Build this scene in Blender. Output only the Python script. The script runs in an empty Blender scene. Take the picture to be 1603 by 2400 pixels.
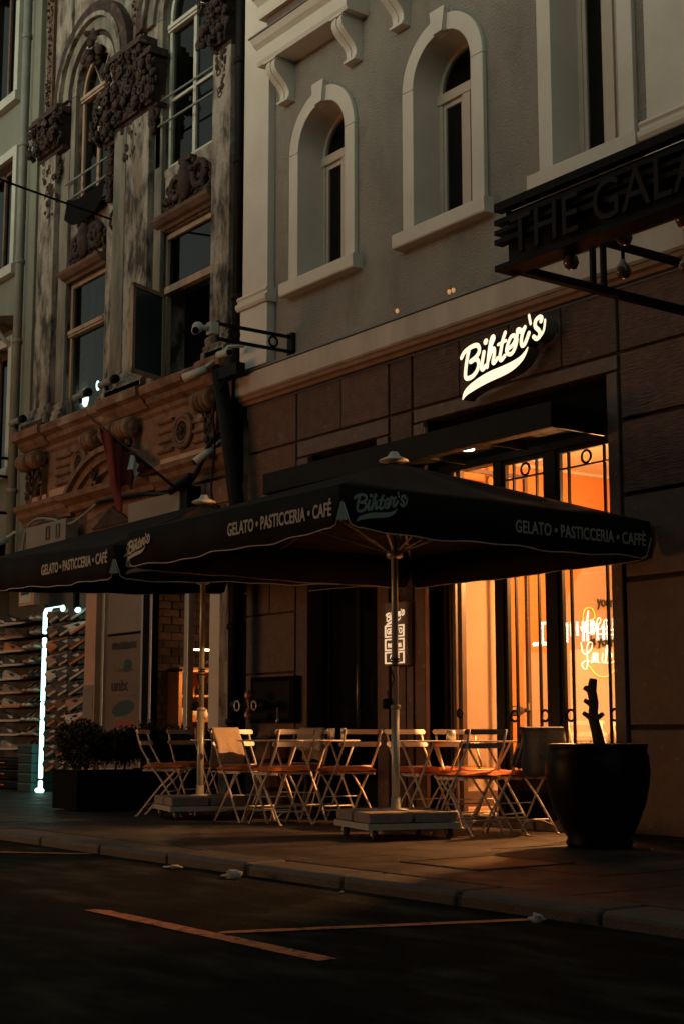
import bpy, math, random
from mathutils import Vector, Matrix
from mathutils.geometry import tessellate_polygon
random.seed(7)
R = math.radians
SC = bpy.context.scene
COL = SC.collection

# ---------------- camera, world, exposure ----------------
cd = bpy.data.cameras.new('camera'); cam = bpy.data.objects.new('camera', cd); COL.objects.link(cam)
cd.sensor_fit = 'HORIZONTAL'; cd.sensor_width = 24.0; cd.lens = 24.0 * 3450 / 1603
cd.clip_end = 400; cd.clip_start = 0.05
CAMP = Vector((0, -8.5315, 0.8)); ca = R(36.205); cp = R(8.490)
fh = Vector((-math.cos(ca), math.sin(ca), 0)); rr = Vector((math.sin(ca), math.cos(ca), 0)); zz = Vector((0, 0, 1))
fw = fh * math.cos(cp) + zz * math.sin(cp); uu = -fh * math.sin(cp) + zz * math.cos(cp)
cam.matrix_world = Matrix(((rr.x, uu.x, -fw.x, CAMP.x), (rr.y, uu.y, -fw.y, CAMP.y), (rr.z, uu.z, -fw.z, CAMP.z), (0, 0, 0, 1)))
SC.camera = cam

SUN_EL, SUN_ROT = R(4.0), R(178)
w = bpy.data.worlds.new('World'); SC.world = w; w.use_nodes = True
nt = w.node_tree; bg = nt.nodes['Background']
sk = nt.nodes.new('ShaderNodeTexSky'); sk.sky_type = 'NISHITA'; sk.sun_disc = False
sk.sun_elevation = SUN_EL; sk.sun_rotation = SUN_ROT; sk.dust_density = 3.0; sk.ozone_density = 1.0
hs = nt.nodes.new('ShaderNodeHueSaturation'); hs.inputs['Saturation'].default_value = 0.25
mx = nt.nodes.new('ShaderNodeMix'); mx.data_type = 'RGBA'; mx.blend_type = 'MULTIPLY'; mx.inputs[0].default_value = 1.0
mx.inputs[7].default_value = (0.92, 0.98, 0.84, 1)
nt.links.new(sk.outputs[0], hs.inputs['Color']); nt.links.new(hs.outputs[0], mx.inputs[6]); nt.links.new(mx.outputs[2], bg.inputs[0])
bg.inputs[1].default_value = 0.265
sl = bpy.data.lights.new('sun', 'SUN'); so = bpy.data.objects.new('sun', sl); COL.objects.link(so)
sl.energy = 0.02; sl.angle = R(12); sl.color = (1, .9, .75)
so.rotation_euler = (R(90) - SUN_EL, 0, -SUN_ROT + R(180))
so.location = (0, -20, 20)
SC.view_settings.view_transform = 'Standard'; SC.view_settings.look = 'None'
SC.view_settings.exposure = 0.0; SC.view_settings.gamma = 1.0; SC.view_settings.use_curve_mapping = False
try:
    SC.cycles.use_denoising = True; SC.cycles.denoiser = 'OPENIMAGEDENOISE'
    SC.cycles.max_bounces = 8; SC.cycles.transparent_max_bounces = 16
    SC.cycles.sample_clamp_indirect = 4.0; SC.cycles.caustics_reflective = False; SC.cycles.caustics_refractive = False
except Exception:
    pass

# ---------------- materials ----------------
def pm(name, col, col2=None, scale=6.0, rough=0.7, bump=0.0, bscale=40.0, metal=0.0, stretch=(1, 1, 1), mixlo=.35, mixhi=.65, bstretch=None, bdist=.02, vary=0.0, emit=None, estr=0.0, coord='Object', col3=None, scale3=1.0, rough2=None, lo3=.5, hi3=.62, spec=0.5):
    m = bpy.data.materials.new(name); m.use_nodes = True; t = m.node_tree; N = t.nodes; L = t.links
    b = N['Principled BSDF']
    b.inputs['Base Color'].default_value = (*col, 1); b.inputs['Roughness'].default_value = rough; b.inputs['Metallic'].default_value = metal
    b.inputs['Specular IOR Level'].default_value = spec
    tc = N.new('ShaderNodeTexCoord') if coord == 'Object' else N.new('ShaderNodeNewGeometry')
    src = tc.outputs['Object'] if coord == 'Object' else tc.outputs['Position']
    def noise(sc, st, det=8):
        mp = N.new('ShaderNodeMapping'); mp.inputs['Scale'].default_value = st
        n = N.new('ShaderNodeTexNoise'); n.inputs['Scale'].default_value = sc; n.inputs['Detail'].default_value = det; n.inputs['Roughness'].default_value = .62
        L.new(src, mp.inputs[0]); L.new(mp.outputs[0], n.inputs['Vector']); return n
    if col2 is not None:
        n = noise(scale, stretch)
        cr = N.new('ShaderNodeValToRGB'); cr.color_ramp.elements[0].position = mixlo; cr.color_ramp.elements[1].position = mixhi
        cr.color_ramp.elements[0].color = (*col, 1); cr.color_ramp.elements[1].color = (*col2, 1)
        L.new(n.outputs['Fac'], cr.inputs[0]); out = cr.outputs[0]
        if rough2 is not None:
            mr = N.new('ShaderNodeMapRange'); mr.inputs['From Min'].default_value = mixlo; mr.inputs['From Max'].default_value = mixhi
            mr.inputs['To Min'].default_value = rough; mr.inputs['To Max'].default_value = rough2
            L.new(n.outputs['Fac'], mr.inputs[0]); L.new(mr.outputs[0], b.inputs['Roughness'])
        if col3 is not None:
            n3 = noise(scale3, stretch)
            mr = N.new('ShaderNodeMapRange'); mr.inputs['From Min'].default_value = lo3; mr.inputs['From Max'].default_value = hi3
            mm = N.new('ShaderNodeMix'); mm.data_type = 'RGBA'; mm.inputs[7].default_value = (*col3, 1)
            L.new(n3.outputs['Fac'], mr.inputs[0]); L.new(mr.outputs[0], mm.inputs[0]); L.new(out, mm.inputs[6]); out = mm.outputs[2]
        if vary:
            oi = N.new('ShaderNodeObjectInfo'); mr = N.new('ShaderNodeMapRange'); mr.inputs['To Min'].default_value = 1 - vary; mr.inputs['To Max'].default_value = 1 + vary
            h2 = N.new('ShaderNodeHueSaturation'); L.new(oi.outputs['Random'], mr.inputs[0]); L.new(mr.outputs[0], h2.inputs['Value']); L.new(out, h2.inputs['Color']); out = h2.outputs[0]
        L.new(out, b.inputs['Base Color'])
    if bump:
        n2 = noise(bscale, bstretch or (1, 1, 1), 6)
        bp = N.new('ShaderNodeBump'); bp.inputs['Strength'].default_value = min(1, bump); bp.inputs['Distance'].default_value = bdist
        L.new(n2.outputs['Fac'], bp.inputs['Height']); L.new(bp.outputs[0], b.inputs['Normal'])
    if emit is not None:
        b.inputs['Emission Color'].default_value = (*emit, 1); b.inputs['Emission Strength'].default_value = estr
    return m

def glass_mat(name, tint=(1, 1, 1), refl=1.0, rough=0.0):
    m = bpy.data.materials.new(name); m.use_nodes = True; t = m.node_tree; N = t.nodes; L = t.links
    N.remove(N['Principled BSDF']); out = N['Material Output']
    tr = N.new('ShaderNodeBsdfTransparent'); tr.inputs[0].default_value = (*tint, 1)
    gl = N.new('ShaderNodeBsdfGlossy'); gl.inputs['Roughness'].default_value = rough
    fr = N.new('ShaderNodeFresnel'); fr.inputs[0].default_value = 1.5
    mu = N.new('ShaderNodeMath'); mu.operation = 'MULTIPLY'; mu.inputs[1].default_value = refl; mu.use_clamp = True
    mi = N.new('ShaderNodeMixShader')
    ge = N.new('ShaderNodeNewGeometry'); ma = N.new('ShaderNodeMath'); ma.operation = 'MULTIPLY_ADD'; ma.inputs[1].default_value = -.8333; ma.inputs[2].default_value = 1.5
    L.new(ge.outputs['Backfacing'], ma.inputs[0]); L.new(ma.outputs[0], fr.inputs[0])
    L.new(fr.outputs[0], mu.inputs[0]); L.new(mu.outputs[0], mi.inputs[0]); L.new(tr.outputs[0], mi.inputs[1]); L.new(gl.outputs[0], mi.inputs[2]); L.new(mi.outputs[0], out.inputs[0])
    return m

M = {}
M['asphalt'] = pm('asphalt', (.005, .0055, .005), (.070, .076, .060), scale=1.6, rough=.75, rough2=.95, spec=.06, bump=1.0, bdist=.03, bscale=70, coord='Position', stretch=(1, 2.2, 1), mixlo=.46, mixhi=.80, col3=(.003, .003, .003), scale3=.5, lo3=.52, hi3=.60)
M['paving'] = pm('paving_stone', vary=.18, col=(.019, .0155, .0135), col2=(.040, .032, .027), scale=2.5, rough=.42, rough2=.7, spec=.25, bump=.25, bscale=60, coord='Position', col3=(.05, .046, .042), scale3=.9)
M['joint'] = pm('joint_mortar', (.035, .033, .03), rough=.9)
M['kerb'] = pm('kerb_granite', vary=.2, col=(.030, .026, .022), col2=(.055, .048, .041), scale=8, rough=.6, bump=.4, bscale=80, coord='Position')
M['marking'] = pm('road_paint', (.66, .19, .045), (.42, .125, .035), scale=9, rough=.7, bump=.3, bscale=90, coord='Position', col3=(.03, .025, .02), scale3=16, lo3=.55, hi3=.62)
M['stucco'] = pm('stucco', (.29, .27, .23), (.40, .38, .325), scale=1.1, rough=.92, bump=1.0, bdist=.06, bscale=42, coord='Position', stretch=(1, 1, .6), col3=(.23, .21, .175), scale3=1.7, lo3=.52, hi3=.75)
M['trim'] = pm('smooth_trim', (.52, .49, .42), (.60, .565, .49), scale=1.6, rough=.8, bump=.12, bscale=30, coord='Position')
M['band'] = pm('band_render', (.50, .44, .36), (.38, .33, .27), scale=3, rough=.85, bump=.2, bscale=30, coord='Position', stretch=(1, 1, .25))
M['granite'] = pm('tooled_granite', vary=.22, col=(.105, .055, .036), col2=(.155, .085, .057), scale=9, rough=.75, bump=1.0, bdist=.05, bscale=22, coord='Position', bstretch=(.35, .35, 2.8), col3=(.20, .14, .105), scale3=5, lo3=.60, hi3=.72)
M['granite_smooth'] = pm('smooth_granite', vary=.22, col=(.070, .038, .026), col2=(.108, .062, .043), scale=7, rough=.55, bump=.15, bscale=50, coord='Position', col3=(.24, .165, .125), scale3=14, lo3=.62, hi3=.7)
M['granite_joint'] = pm('granite_joint', (.045, .032, .026), rough=.9)
M['moulding'] = pm('brown_moulding', (.24, .12, .055), (.17, .09, .045), scale=5, rough=.7, coord='Position')
M['flash'] = pm('metal_flashing', (.12, .125, .12), (.2, .2, .19), scale=4, rough=.45, metal=.5, coord='Position')
M['black'] = pm('black_steel', (.003, .0027, .0025), (.006, .005, .0045), scale=6, rough=.55, spec=.12)
M['bronze'] = pm('dark_bronze_frame', (.035, .020, .013), (.05, .03, .02), scale=5, rough=.45, spec=.35)
M['matte_black'] = pm('matte_black', (.003, .0027, .0025), rough=.85, spec=.08)
M['winframe'] = pm('window_frame_paint', (.40, .34, .27), (.45, .39, .31), scale=4, rough=.5)
M['oldframe'] = pm('old_window_wood', (.36, .27, .19), (.22, .15, .10), scale=7, rough=.8, stretch=(1, 1, .2))
M['whiteframe'] = pm('white_frame', (.46, .48, .41), (.36, .375, .32), scale=3, rough=.7)
M['glass'] = glass_mat('window_glass', (.25, .29, .27), .8)
M['shopglass'] = glass_mat('shop_glass', (.97, .97, .97), .9)
M['darkglass'] = pm('dark_door_glass', (.006, .006, .006), rough=.12)
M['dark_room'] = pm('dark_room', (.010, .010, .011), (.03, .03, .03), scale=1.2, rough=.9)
M['curtain'] = pm('grey_green_blind', (.085, .10, .085), (.06, .07, .06), scale=2, rough=.9)
M['old_plaster'] = pm('weathered_plaster', (.31, .285, .235), (.040, .032, .025), scale=4.6, rough=.92, bump=1.0, bdist=.03, bscale=16, coord='Position', stretch=(1.2, 1.2, .45), mixlo=.42, mixhi=.62, col3=(.20, .15, .11), scale3=3.5, lo3=.55, hi3=.66)
M['old_shaft'] = pm('weathered_shaft', (.09, .094, .075), (.24, .22, .175), scale=4.2, rough=.92, bump=.5, bscale=24, coord='Position', stretch=(1.5, 1.5, .3))
M['carved'] = pm('soot_dark_carving', (.020, .012, .009), (.055, .033, .023), scale=9, rough=.9, bump=1.0, bscale=30, coord='Position', col3=(.16, .095, .06), scale3=5, lo3=.60, hi3=.68)
M['hood'] = pm('dark_stained_moulding', (.15, .085, .052), (.07, .042, .028), scale=5, rough=.85, bump=.5, bscale=30, coord='Position')
M['brownwall'] = pm('dark_brown_wall', (.09, .06, .042), (.14, .10, .072), scale=3, rough=.9, bump=.5, bscale=30, coord='Position')
M['warm_lit_plaster'] = pm('warm_lit_cornice_plaster', (.20, .108, .06), (.055, .032, .02), scale=4.4, rough=.88, bump=.5, bscale=28, coord='Position', mixlo=.42, mixhi=.68, col3=(.26, .20, .15), scale3=2.2, lo3=.56, hi3=.66)  # warm street glow put into the ochre base; dark patches are grime
M['greenwall'] = pm('grey_green_render', (.14, .155, .12), (.19, .205, .16), scale=1.5, rough=.9, bump=.3, bscale=40, coord='Position', stretch=(1, 1, .3))
M['pipe_grey'] = pm('grey_pipe', (.19, .205, .17), (.15, .16, .135), scale=4, rough=.6)
M['valance'] = pm('black_canvas', (.0018, .0015, .0014), (.003, .0025, .002), scale=3, rough=.85, bump=.2, bscale=200, spec=.2)
M['canopy'] = pm('brown_black_canvas', (.008, .0052, .0042), (.013, .008, .0065), scale=2, rough=.85, bump=.25, bscale=12, spec=.2)
M['piping'] = pm('pale_piping', (.45, .40, .34), rough=.7)
M['print'] = pm('printed_lettering', (.42, .40, .34), rough=.8)
M['print_teal'] = pm('printed_teal', (.22, .28, .255), rough=.8)
M['pole'] = pm('white_pole', (.50, .52, .47), (.40, .41, .37), scale=7, rough=.33, metal=.15, stretch=(1, 1, .3))
M['concrete'] = pm('concrete_slab', (.25, .21, .185), (.16, .135, .115), scale=7, rough=.85, bump=.4, bscale=40)
M['trolleyframe'] = pm('grey_painted_steel', (.36, .36, .32), rough=.5, metal=.2)
M['rubber'] = pm('black_rubber', (.015, .015, .015), rough=.7)
M['chair'] = pm('white_painted_steel', (.74, .67, .58), (.66, .58, .50), scale=9, rough=.4)
M['chair_shaded'] = pm('shaded_white_slat', (.15, .155, .15), rough=.5)  # chair white darkened: shade on one chair's slats put into the colour
M['cushion'] = pm('orange_cushion', (.62, .17, .035), (.52, .13, .028), scale=5, rough=.85, bump=.5, bscale=14)
M['towel'] = pm('beige_throw', (.50, .40, .30), (.40, .31, .23), scale=7, rough=.95, bump=.6, bscale=45)
M['towel_white'] = pm('white_throw', (.68, .64, .56), (.56, .52, .46), scale=6, rough=.95, bump=.5, bscale=30)
M['towel_grey'] = pm('grey_throw', (.17, .165, .15), (.13, .125, .115), scale=6, rough=.95, bump=.5, bscale=30)
M['pot'] = pm('black_glazed_pot', (.0015, .0014, .0014), (.003, .0027, .0025), scale=5, rough=.4, spec=.09)
M['soil'] = pm('soil', (.03, .02, .015), (.05, .035, .02), scale=30, rough=.95, bump=1, bscale=60)
M['bark'] = pm('dark_bark', (.03, .018, .012), (.05, .03, .02), scale=12, rough=.9, bump=1, bscale=30)
M['leaf'] = pm('dark_leaf', (.012, .012, .006), (.026, .022, .010), scale=30, rough=.7)
M['int_orange'] = pm('orange_wall_paint', (.42, .155, .040), (.38, .135, .034), scale=1.5, rough=.8)
M['int_cream'] = pm('cream_wall_paint', (.29, .22, .155), (.255, .19, .135), scale=1.5, rough=.8)
M['int_white'] = pm('ceiling_paint', (.38, .29, .21), rough=.85)
M['int_floor'] = pm('warm_floor_tile', (.42, .28, .18), (.34, .22, .14), scale=3, rough=.35)
M['sign_face'] = pm('lit_sign_face', (.9, .8, .65), rough=.4, emit=(1.0, .75, .50), estr=1.3)
M['sign_side'] = pm('sign_return', (.10, .105, .095), rough=.5)
M['neon_white'] = pm('neon_white', (.9, .9, .8), emit=(1, .60, .36), estr=2.2)
M['neon_orange'] = pm('neon_orange', (.9, .5, .1), emit=(1, .42, .06), estr=1.0)
M['black_letter'] = pm('black_letters', (.02, .015, .012), rough=.6)
M['led'] = pm('cool_led_tube', (.8, .9, .85), emit=(.46, 1.0, .82), estr=3.0)
M['lamp_warm'] = pm('warm_lamp', (.9, .8, .6), emit=(1, .62, .30), estr=14)
M['lamp_cool'] = pm('cool_lamp', (.9, .9, .9), emit=(.75, 1.0, .92), estr=7)
M['flag'] = pm('red_flag_cloth', (.15, .013, .008), (.09, .009, .006), scale=3, rough=.85, bump=.2, bscale=60)
M['flag_white'] = pm('flag_white', (.55, .60, .54), rough=.85)
M['board'] = pm('grey_sign_board', (.19, .165, .135), (.15, .13, .105), scale=3, rough=.6)
M['teal_print'] = pm('teal_print', (.008, .045, .042), rough=.5)
M['cctv'] = pm('white_plastic', (.46, .48, .42), (.36, .37, .32), scale=9, rough=.45)
M['wood_barrel'] = pm('barrel_oak', (.15, .085, .05), (.21, .125, .075), scale=6, rough=.7, stretch=(5, 5, .4), bump=.4, bscale=30)
M['iron'] = pm('dark_iron', (.06, .045, .035), rough=.5, metal=.7)
M['brick'] = pm('old_brick', vary=.4, col=(.17, .085, .05), col2=(.11, .055, .035), scale=8, rough=.9, bump=.6, bscale=40)
M['shelf_wood'] = pm('warm_shelf_wood', (.55, .27, .10), (.45, .21, .08), scale=6, rough=.6, stretch=(1, 1, .2))
M['bottle'] = pm('amber_bottle', (.50, .20, .05), rough=.15)
M['bottle_white'] = pm('cream_jar', (.7, .6, .45), rough=.3)
M['silver'] = pm('brushed_aluminium', (.50, .49, .46), rough=.35, metal=.6)
M['poster'] = pm('brand_poster', (.13, .095, .07), (.10, .075, .058), scale=2, rough=.6)
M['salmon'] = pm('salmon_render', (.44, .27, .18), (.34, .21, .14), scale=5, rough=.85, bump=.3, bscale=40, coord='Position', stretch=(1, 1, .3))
M['display_back'] = pm('grey_slatwall', (.085, .08, .072), (.06, .057, .05), scale=2, rough=.7)
M['paper'] = pm('white_litter', (.32, .32, .29), rough=.9)
M['sign_face_dim'] = pm('lit_box_face', (.9, .8, .65), rough=.4, emit=(1.0, .66, .40), estr=.85)
M['bulb_glint'] = pm('reflected_glint', (.4, .2, .1), emit=(1, .36, .10), estr=.9)  # orange glint reflected in the unlit marquee bulbs, put in as emission
M['copper'] = pm('copper_paddle', (.45, .22, .15), rough=.35, metal=.4)
M['bulb'] = pm('clear_bulb', (.20, .13, .09), rough=.08, spec=.8)
M['tealbox'] = pm('teal_shoe_box', (.010, .040, .042), rough=.6)
SH = {'white': (.62, .58, .50), 'cream': (.5, .42, .32), 'black': (.02, .02, .02), 'charcoal': (.06, .055, .05), 'brown': (.15, .075, .04), 'orange': (.60, .20, .05), 'pink': (.42, .22, .17), 'grey': (.24, .23, .21), 'red': (.35, .06, .04), 'teal': (.04, .16, .16), 'tan': (.30, .19, .12)}
for k, c in SH.items():
    M['shoe_' + k] = pm('shoe_' + k, c, tuple(v * .7 for v in c), scale=25, rough=.6)

# ---------------- helpers ----------------
class MB:
    def __init__(s): s.v = []; s.f = []; s.sm = []
    def add(s, vs, fs, smooth=False):
        o = len(s.v); s.v += [tuple(v) for v in vs]; s.f += [tuple(i + o for i in f) for f in fs]; s.sm += [smooth] * len(fs); return s
    def box(s, x0, x1, y0, y1, z0, z1):
        vs = [(x0, y0, z0), (x1, y0, z0), (x1, y1, z0), (x0, y1, z0), (x0, y0, z1), (x1, y0, z1), (x1, y1, z1), (x0, y1, z1)]
        return s.add(vs, [(0, 3, 2, 1), (4, 5, 6, 7), (0, 1, 5, 4), (1, 2, 6, 5), (2, 3, 7, 6), (3, 0, 4, 7)])
    def obox(s, c, ax, ay, az):
        c = Vector(c); ax = Vector(ax); ay = Vector(ay); az = Vector(az)
        vs = [c + ax * i + ay * j + az * k for k in (-1, 1) for (i, j) in ((-1, -1), (1, -1), (1, 1), (-1, 1))]
        return s.add(vs, [(0, 3, 2, 1), (4, 5, 6, 7), (0, 1, 5, 4), (1, 2, 6, 5), (2, 3, 7, 6), (3, 0, 4, 7)])
    def tube(s, pts, r, n=8, caps=True, rs=None):
        pts = [Vector(p) for p in pts]; rings = []; up = None
        for i, p in enumerate(pts):
            if i == 0: t = pts[1] - p
            elif i == len(pts) - 1: t = p - pts[i - 1]
            else: t = (pts[i + 1] - p).normalized() + (p - pts[i - 1]).normalized()
            t = t.normalized() if t.length > 1e-9 else Vector((0, 0, 1))
            if up is None: up = Vector((0, 0, 1)) if abs(t.z) < .9 else Vector((1, 0, 0))
            a = t.cross(up)
            if a.length < 1e-6: a = t.cross(Vector((1, .3, 0)))
            a.normalize(); b = a.cross(t).normalized(); up = b
            q = rs[i] if rs else r
            rings.append([p + (a * math.cos(2 * math.pi * k / n) + b * math.sin(2 * math.pi * k / n)) * q for k in range(n)])
        vs = [v for rg in rings for v in rg]; fs = []
        for i in range(len(pts) - 1):
            for k in range(n): fs.append((i * n + k, (i + 1) * n + k, (i + 1) * n + (k + 1) % n, i * n + (k + 1) % n))
        if caps: fs.append(tuple(range(n))); fs.append(tuple(reversed(range((len(pts) - 1) * n, len(pts) * n))))
        return s.add(vs, fs, True)
    def ring(s, c, r, rt, nrm='y', n=20, m=6):
        pts = []
        for k in range(n + 1):
            a = 2 * math.pi * k / n; u, v = r * math.cos(a), r * math.sin(a)
            pts.append({'y': (c[0] + u, c[1], c[2] + v), 'x': (c[0], c[1] + u, c[2] + v), 'z': (c[0] + u, c[1] + v, c[2])}[nrm])
        # closed
        s.tube(pts, rt, m, False); return s
    def lathe(s, prof, c, n=28, smooth=True, axis='z'):
        vs = []
        for (r, z) in prof:
            for k in range(n):
                a = 2 * math.pi * k / n; u, v = r * math.cos(a), r * math.sin(a)
                vs.append({'z': (c[0] + u, c[1] + v, c[2] + z), 'x': (c[0] + z, c[1] + u, c[2] + v), 'y': (c[0] + u, c[1] + z, c[2] + v)}[axis])
        fs = []
        for i in range(len(prof) - 1):
            for k in range(n): fs.append((i * n + k, i * n + (k + 1) % n, (i + 1) * n + (k + 1) % n, (i + 1) * n + k))
        fs.append(tuple(reversed(range(n)))); fs.append(tuple(range((len(prof) - 1) * n, len(prof) * n)))
        return s.add(vs, fs, smooth)
    def prism(s, poly, a0, a1, axis='y', smooth=False):
        n = len(poly)
        def P(p, a): return {'y': (p[0], a, p[1]), 'x': (a, p[0], p[1]), 'z': (p[0], p[1], a)}[axis]
        vs = [P(p, a0) for p in poly] + [P(p, a1) for p in poly]
        tri = tessellate_polygon([[Vector((p[0], p[1], 0)) for p in poly]])
        fs = [tuple(t) for t in tri] + [tuple(n + i for i in reversed(t)) for t in tri] + [(i, (i + 1) % n, n + (i + 1) % n, n + i) for i in range(n)]
        return s.add(vs, fs, smooth)
    def profile_x(s, prof, x0, x1):  # prof: (y,z) polygon swept along x
        return s.prism(prof, x0, x1, 'x')
    def blob(s, c, rx, ry, rz, n=10, m=7, jit=0.0):
        vs = []; 
        for i in range(1, m):
            t = math.pi * i / m
            for k in range(n):
                a = 2 * math.pi * k / n; j = 1 + random.uniform(-jit, jit)
                vs.append((c[0] + rx * j * math.sin(t) * math.cos(a), c[1] + ry * j * math.sin(t) * math.sin(a), c[2] + rz * j * math.cos(t)))
        o = len(vs); vs += [(c[0], c[1], c[2] + rz), (c[0], c[1], c[2] - rz)]; fs = []
        for i in range(m - 2):
            for k in range(n): fs.append((i * n + k, (i + 1) * n + k, (i + 1) * n + (k + 1) % n, i * n + (k + 1) % n))
        for k in range(n): fs.append((o, k, (k + 1) % n)); fs.append((o + 1, (m - 2) * n + (k + 1) % n, (m - 2) * n + k))
        return s.add(vs, fs, True)
    def build(s, name, m, parent=None, org=None, bevel=0.0, subsurf=0):
        me = bpy.data.meshes.new(name)
        o0 = Vector(org) if org is not None else (wloc(parent) if parent is not None else Vector((0, 0, 0)))
        me.from_pydata([(v[0] - o0.x, v[1] - o0.y, v[2] - o0.z) for v in s.v], [], s.f)
        me.polygons.foreach_set('use_smooth', s.sm)
        me.materials.append(M[m] if isinstance(m, str) else m); me.update()
        ob = bpy.data.objects.new(name, me); COL.objects.link(ob)
        if parent is not None: ob.parent = parent
        elif org is not None: ob.location = o0
        if bevel:
            b = ob.modifiers.new('bevel', 'BEVEL'); b.width = bevel; b.segments = 2; b.limit_method = 'ANGLE'; b.angle_limit = R(40)
        if subsurf:
            b = ob.modifiers.new('sub', 'SUBSURF'); b.levels = subsurf; b.render_levels = subsurf
        return ob

def wloc(o):
    l = Vector((0, 0, 0))
    while o is not None:
        l += Vector(o.location); o = o.parent
    return l

def empty(name, loc, label=None, cat=None, group=None, rz=0.0):
    o = bpy.data.objects.new(name, None); COL.objects.link(o); o.location = loc; o.rotation_euler = (0, 0, rz); o.empty_display_size = .1
    if label: o['label'] = label
    if cat: o['category'] = cat
    if group: o['group'] = group
    return o
def tag(o, label, cat, group=None):
    o['label'] = label; o['category'] = cat
    if group: o['group'] = group
    return o
def kind(o, k): o['kind'] = k; return o
def copy_tree(o, parent=None):
    c = o.copy(); COL.objects.link(c); c.parent = parent
    for ch in list(KIDS.get(o.name, [])): copy_tree(ch, c)
    return c
KIDS = {}
def index_kids(o):
    KIDS[o.name] = [c for c in bpy.data.objects if c.parent == o]
    for c in KIDS[o.name]: index_kids(c)

def wall_panel(mb, x0, x1, z0, z1, y, depth, holes):
    """front face at y with holes (list of polylines [(x,z)...]) and reveals going back to y+depth"""
    loops = [[Vector((x0, z0, 0)), Vector((x1, z0, 0)), Vector((x1, z1, 0)), Vector((x0, z1, 0))]] + [[Vector((p[0], p[1], 0)) for p in h] for h in holes]
    flat = [v for l in loops for v in l]
    tris = tessellate_polygon(loops)
    mb.add([(v.x, y, v.y) for v in flat], [tuple(t) for t in tris])
    for h in holes:
        n = len(h); mb.add([(p[0], y, p[1]) for p in h] + [(p[0], y + depth, p[1]) for p in h], [(i, (i + 1) % n, n + (i + 1) % n, n + i) for i in range(n)])
def arch_poly(x0, x1, z0, zs, n=16):
    """opening outline: straight to zs then semicircle"""
    c = (x0 + x1) / 2; r = (x1 - x0) / 2
    return [(x0, z0), (x1, z0)] + [(c + r * math.cos(math.pi * k / n), zs + r * math.sin(math.pi * k / n)) for k in range(n + 1)]
def arch_band(mb, c, zs, r0, r1, y0, y1, n=20, a0=0.0, a1=math.pi):
    vs = []; fs = []
    for k in range(n + 1):
        a = a0 + (a1 - a0) * k / n
        for (r, y) in ((r0, y0), (r1, y0), (r1, y1), (r0, y1)): vs.append((c + r * math.cos(a), y, zs + r * math.sin(a)))
    for k in range(n):
        for j in range(4): fs.append((k * 4 + j, k * 4 + (j + 1) % 4, (k + 1) * 4 + (j + 1) % 4, (k + 1) * 4 + j))
    fs.append((0, 1, 2, 3)); fs.append((n * 4 + 3, n * 4 + 2, n * 4 + 1, n * 4))
    mb.add(vs, fs)

def text_obj(body, size, origin, right, up, mat, name='lettering', parent=None, extrude=.0015, bold=.012, sx=.8, align='LEFT', spacing=1.0, fit=None):
    c = bpy.data.curves.new('t', 'FONT'); c.body = body; c.size = size; c.extrude = extrude; c.offset = bold * size; c.align_x = align; c.space_character = spacing
    c.resolution_u = 3
    o = bpy.data.objects.new('t', c); COL.objects.link(o)
    me = bpy.data.meshes.new_from_object(o.evaluated_get(bpy.context.evaluated_depsgraph_get()))
    bpy.data.objects.remove(o); bpy.data.curves.remove(c)
    if fit:
        xs = [v.co.x for v in me.vertices]; sx = fit / (max(xs) - min(xs))
    right = Vector(right).normalized(); up = Vector(up); up = (up - right * up.dot(right)).normalized(); nrm = right.cross(up)
    org = Vector(origin); p0 = wloc(parent) if parent is not None else Vector((0, 0, 0))
    for v in me.vertices:
        v.co = org + right * (v.co.x * sx) + up * v.co.y + nrm * v.co.z - p0
    me.materials.clear(); me.materials.append(M[mat] if isinstance(mat, str) else mat); me.name = name
    ob = bpy.data.objects.new(name, me); COL.objects.link(ob)
    if parent is not None: ob.parent = parent
    return ob

def spline(pts, k=5):
    out = []
    P = [Vector(p) for p in pts]
    for i in range(len(P) - 1):
        p0 = P[max(i - 1, 0)]; p1 = P[i]; p2 = P[i + 1]; p3 = P[min(i + 2, len(P) - 1)]
        for j in range(k):
            t = j / k
            out.append(.5 * ((2 * p1) + (p2 - p0) * t + (2 * p0 - 5 * p1 + 4 * p2 - p3) * t * t + (3 * p1 - p0 - 3 * p2 + p3) * t ** 3))
    out.append(P[-1]); return out

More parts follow.
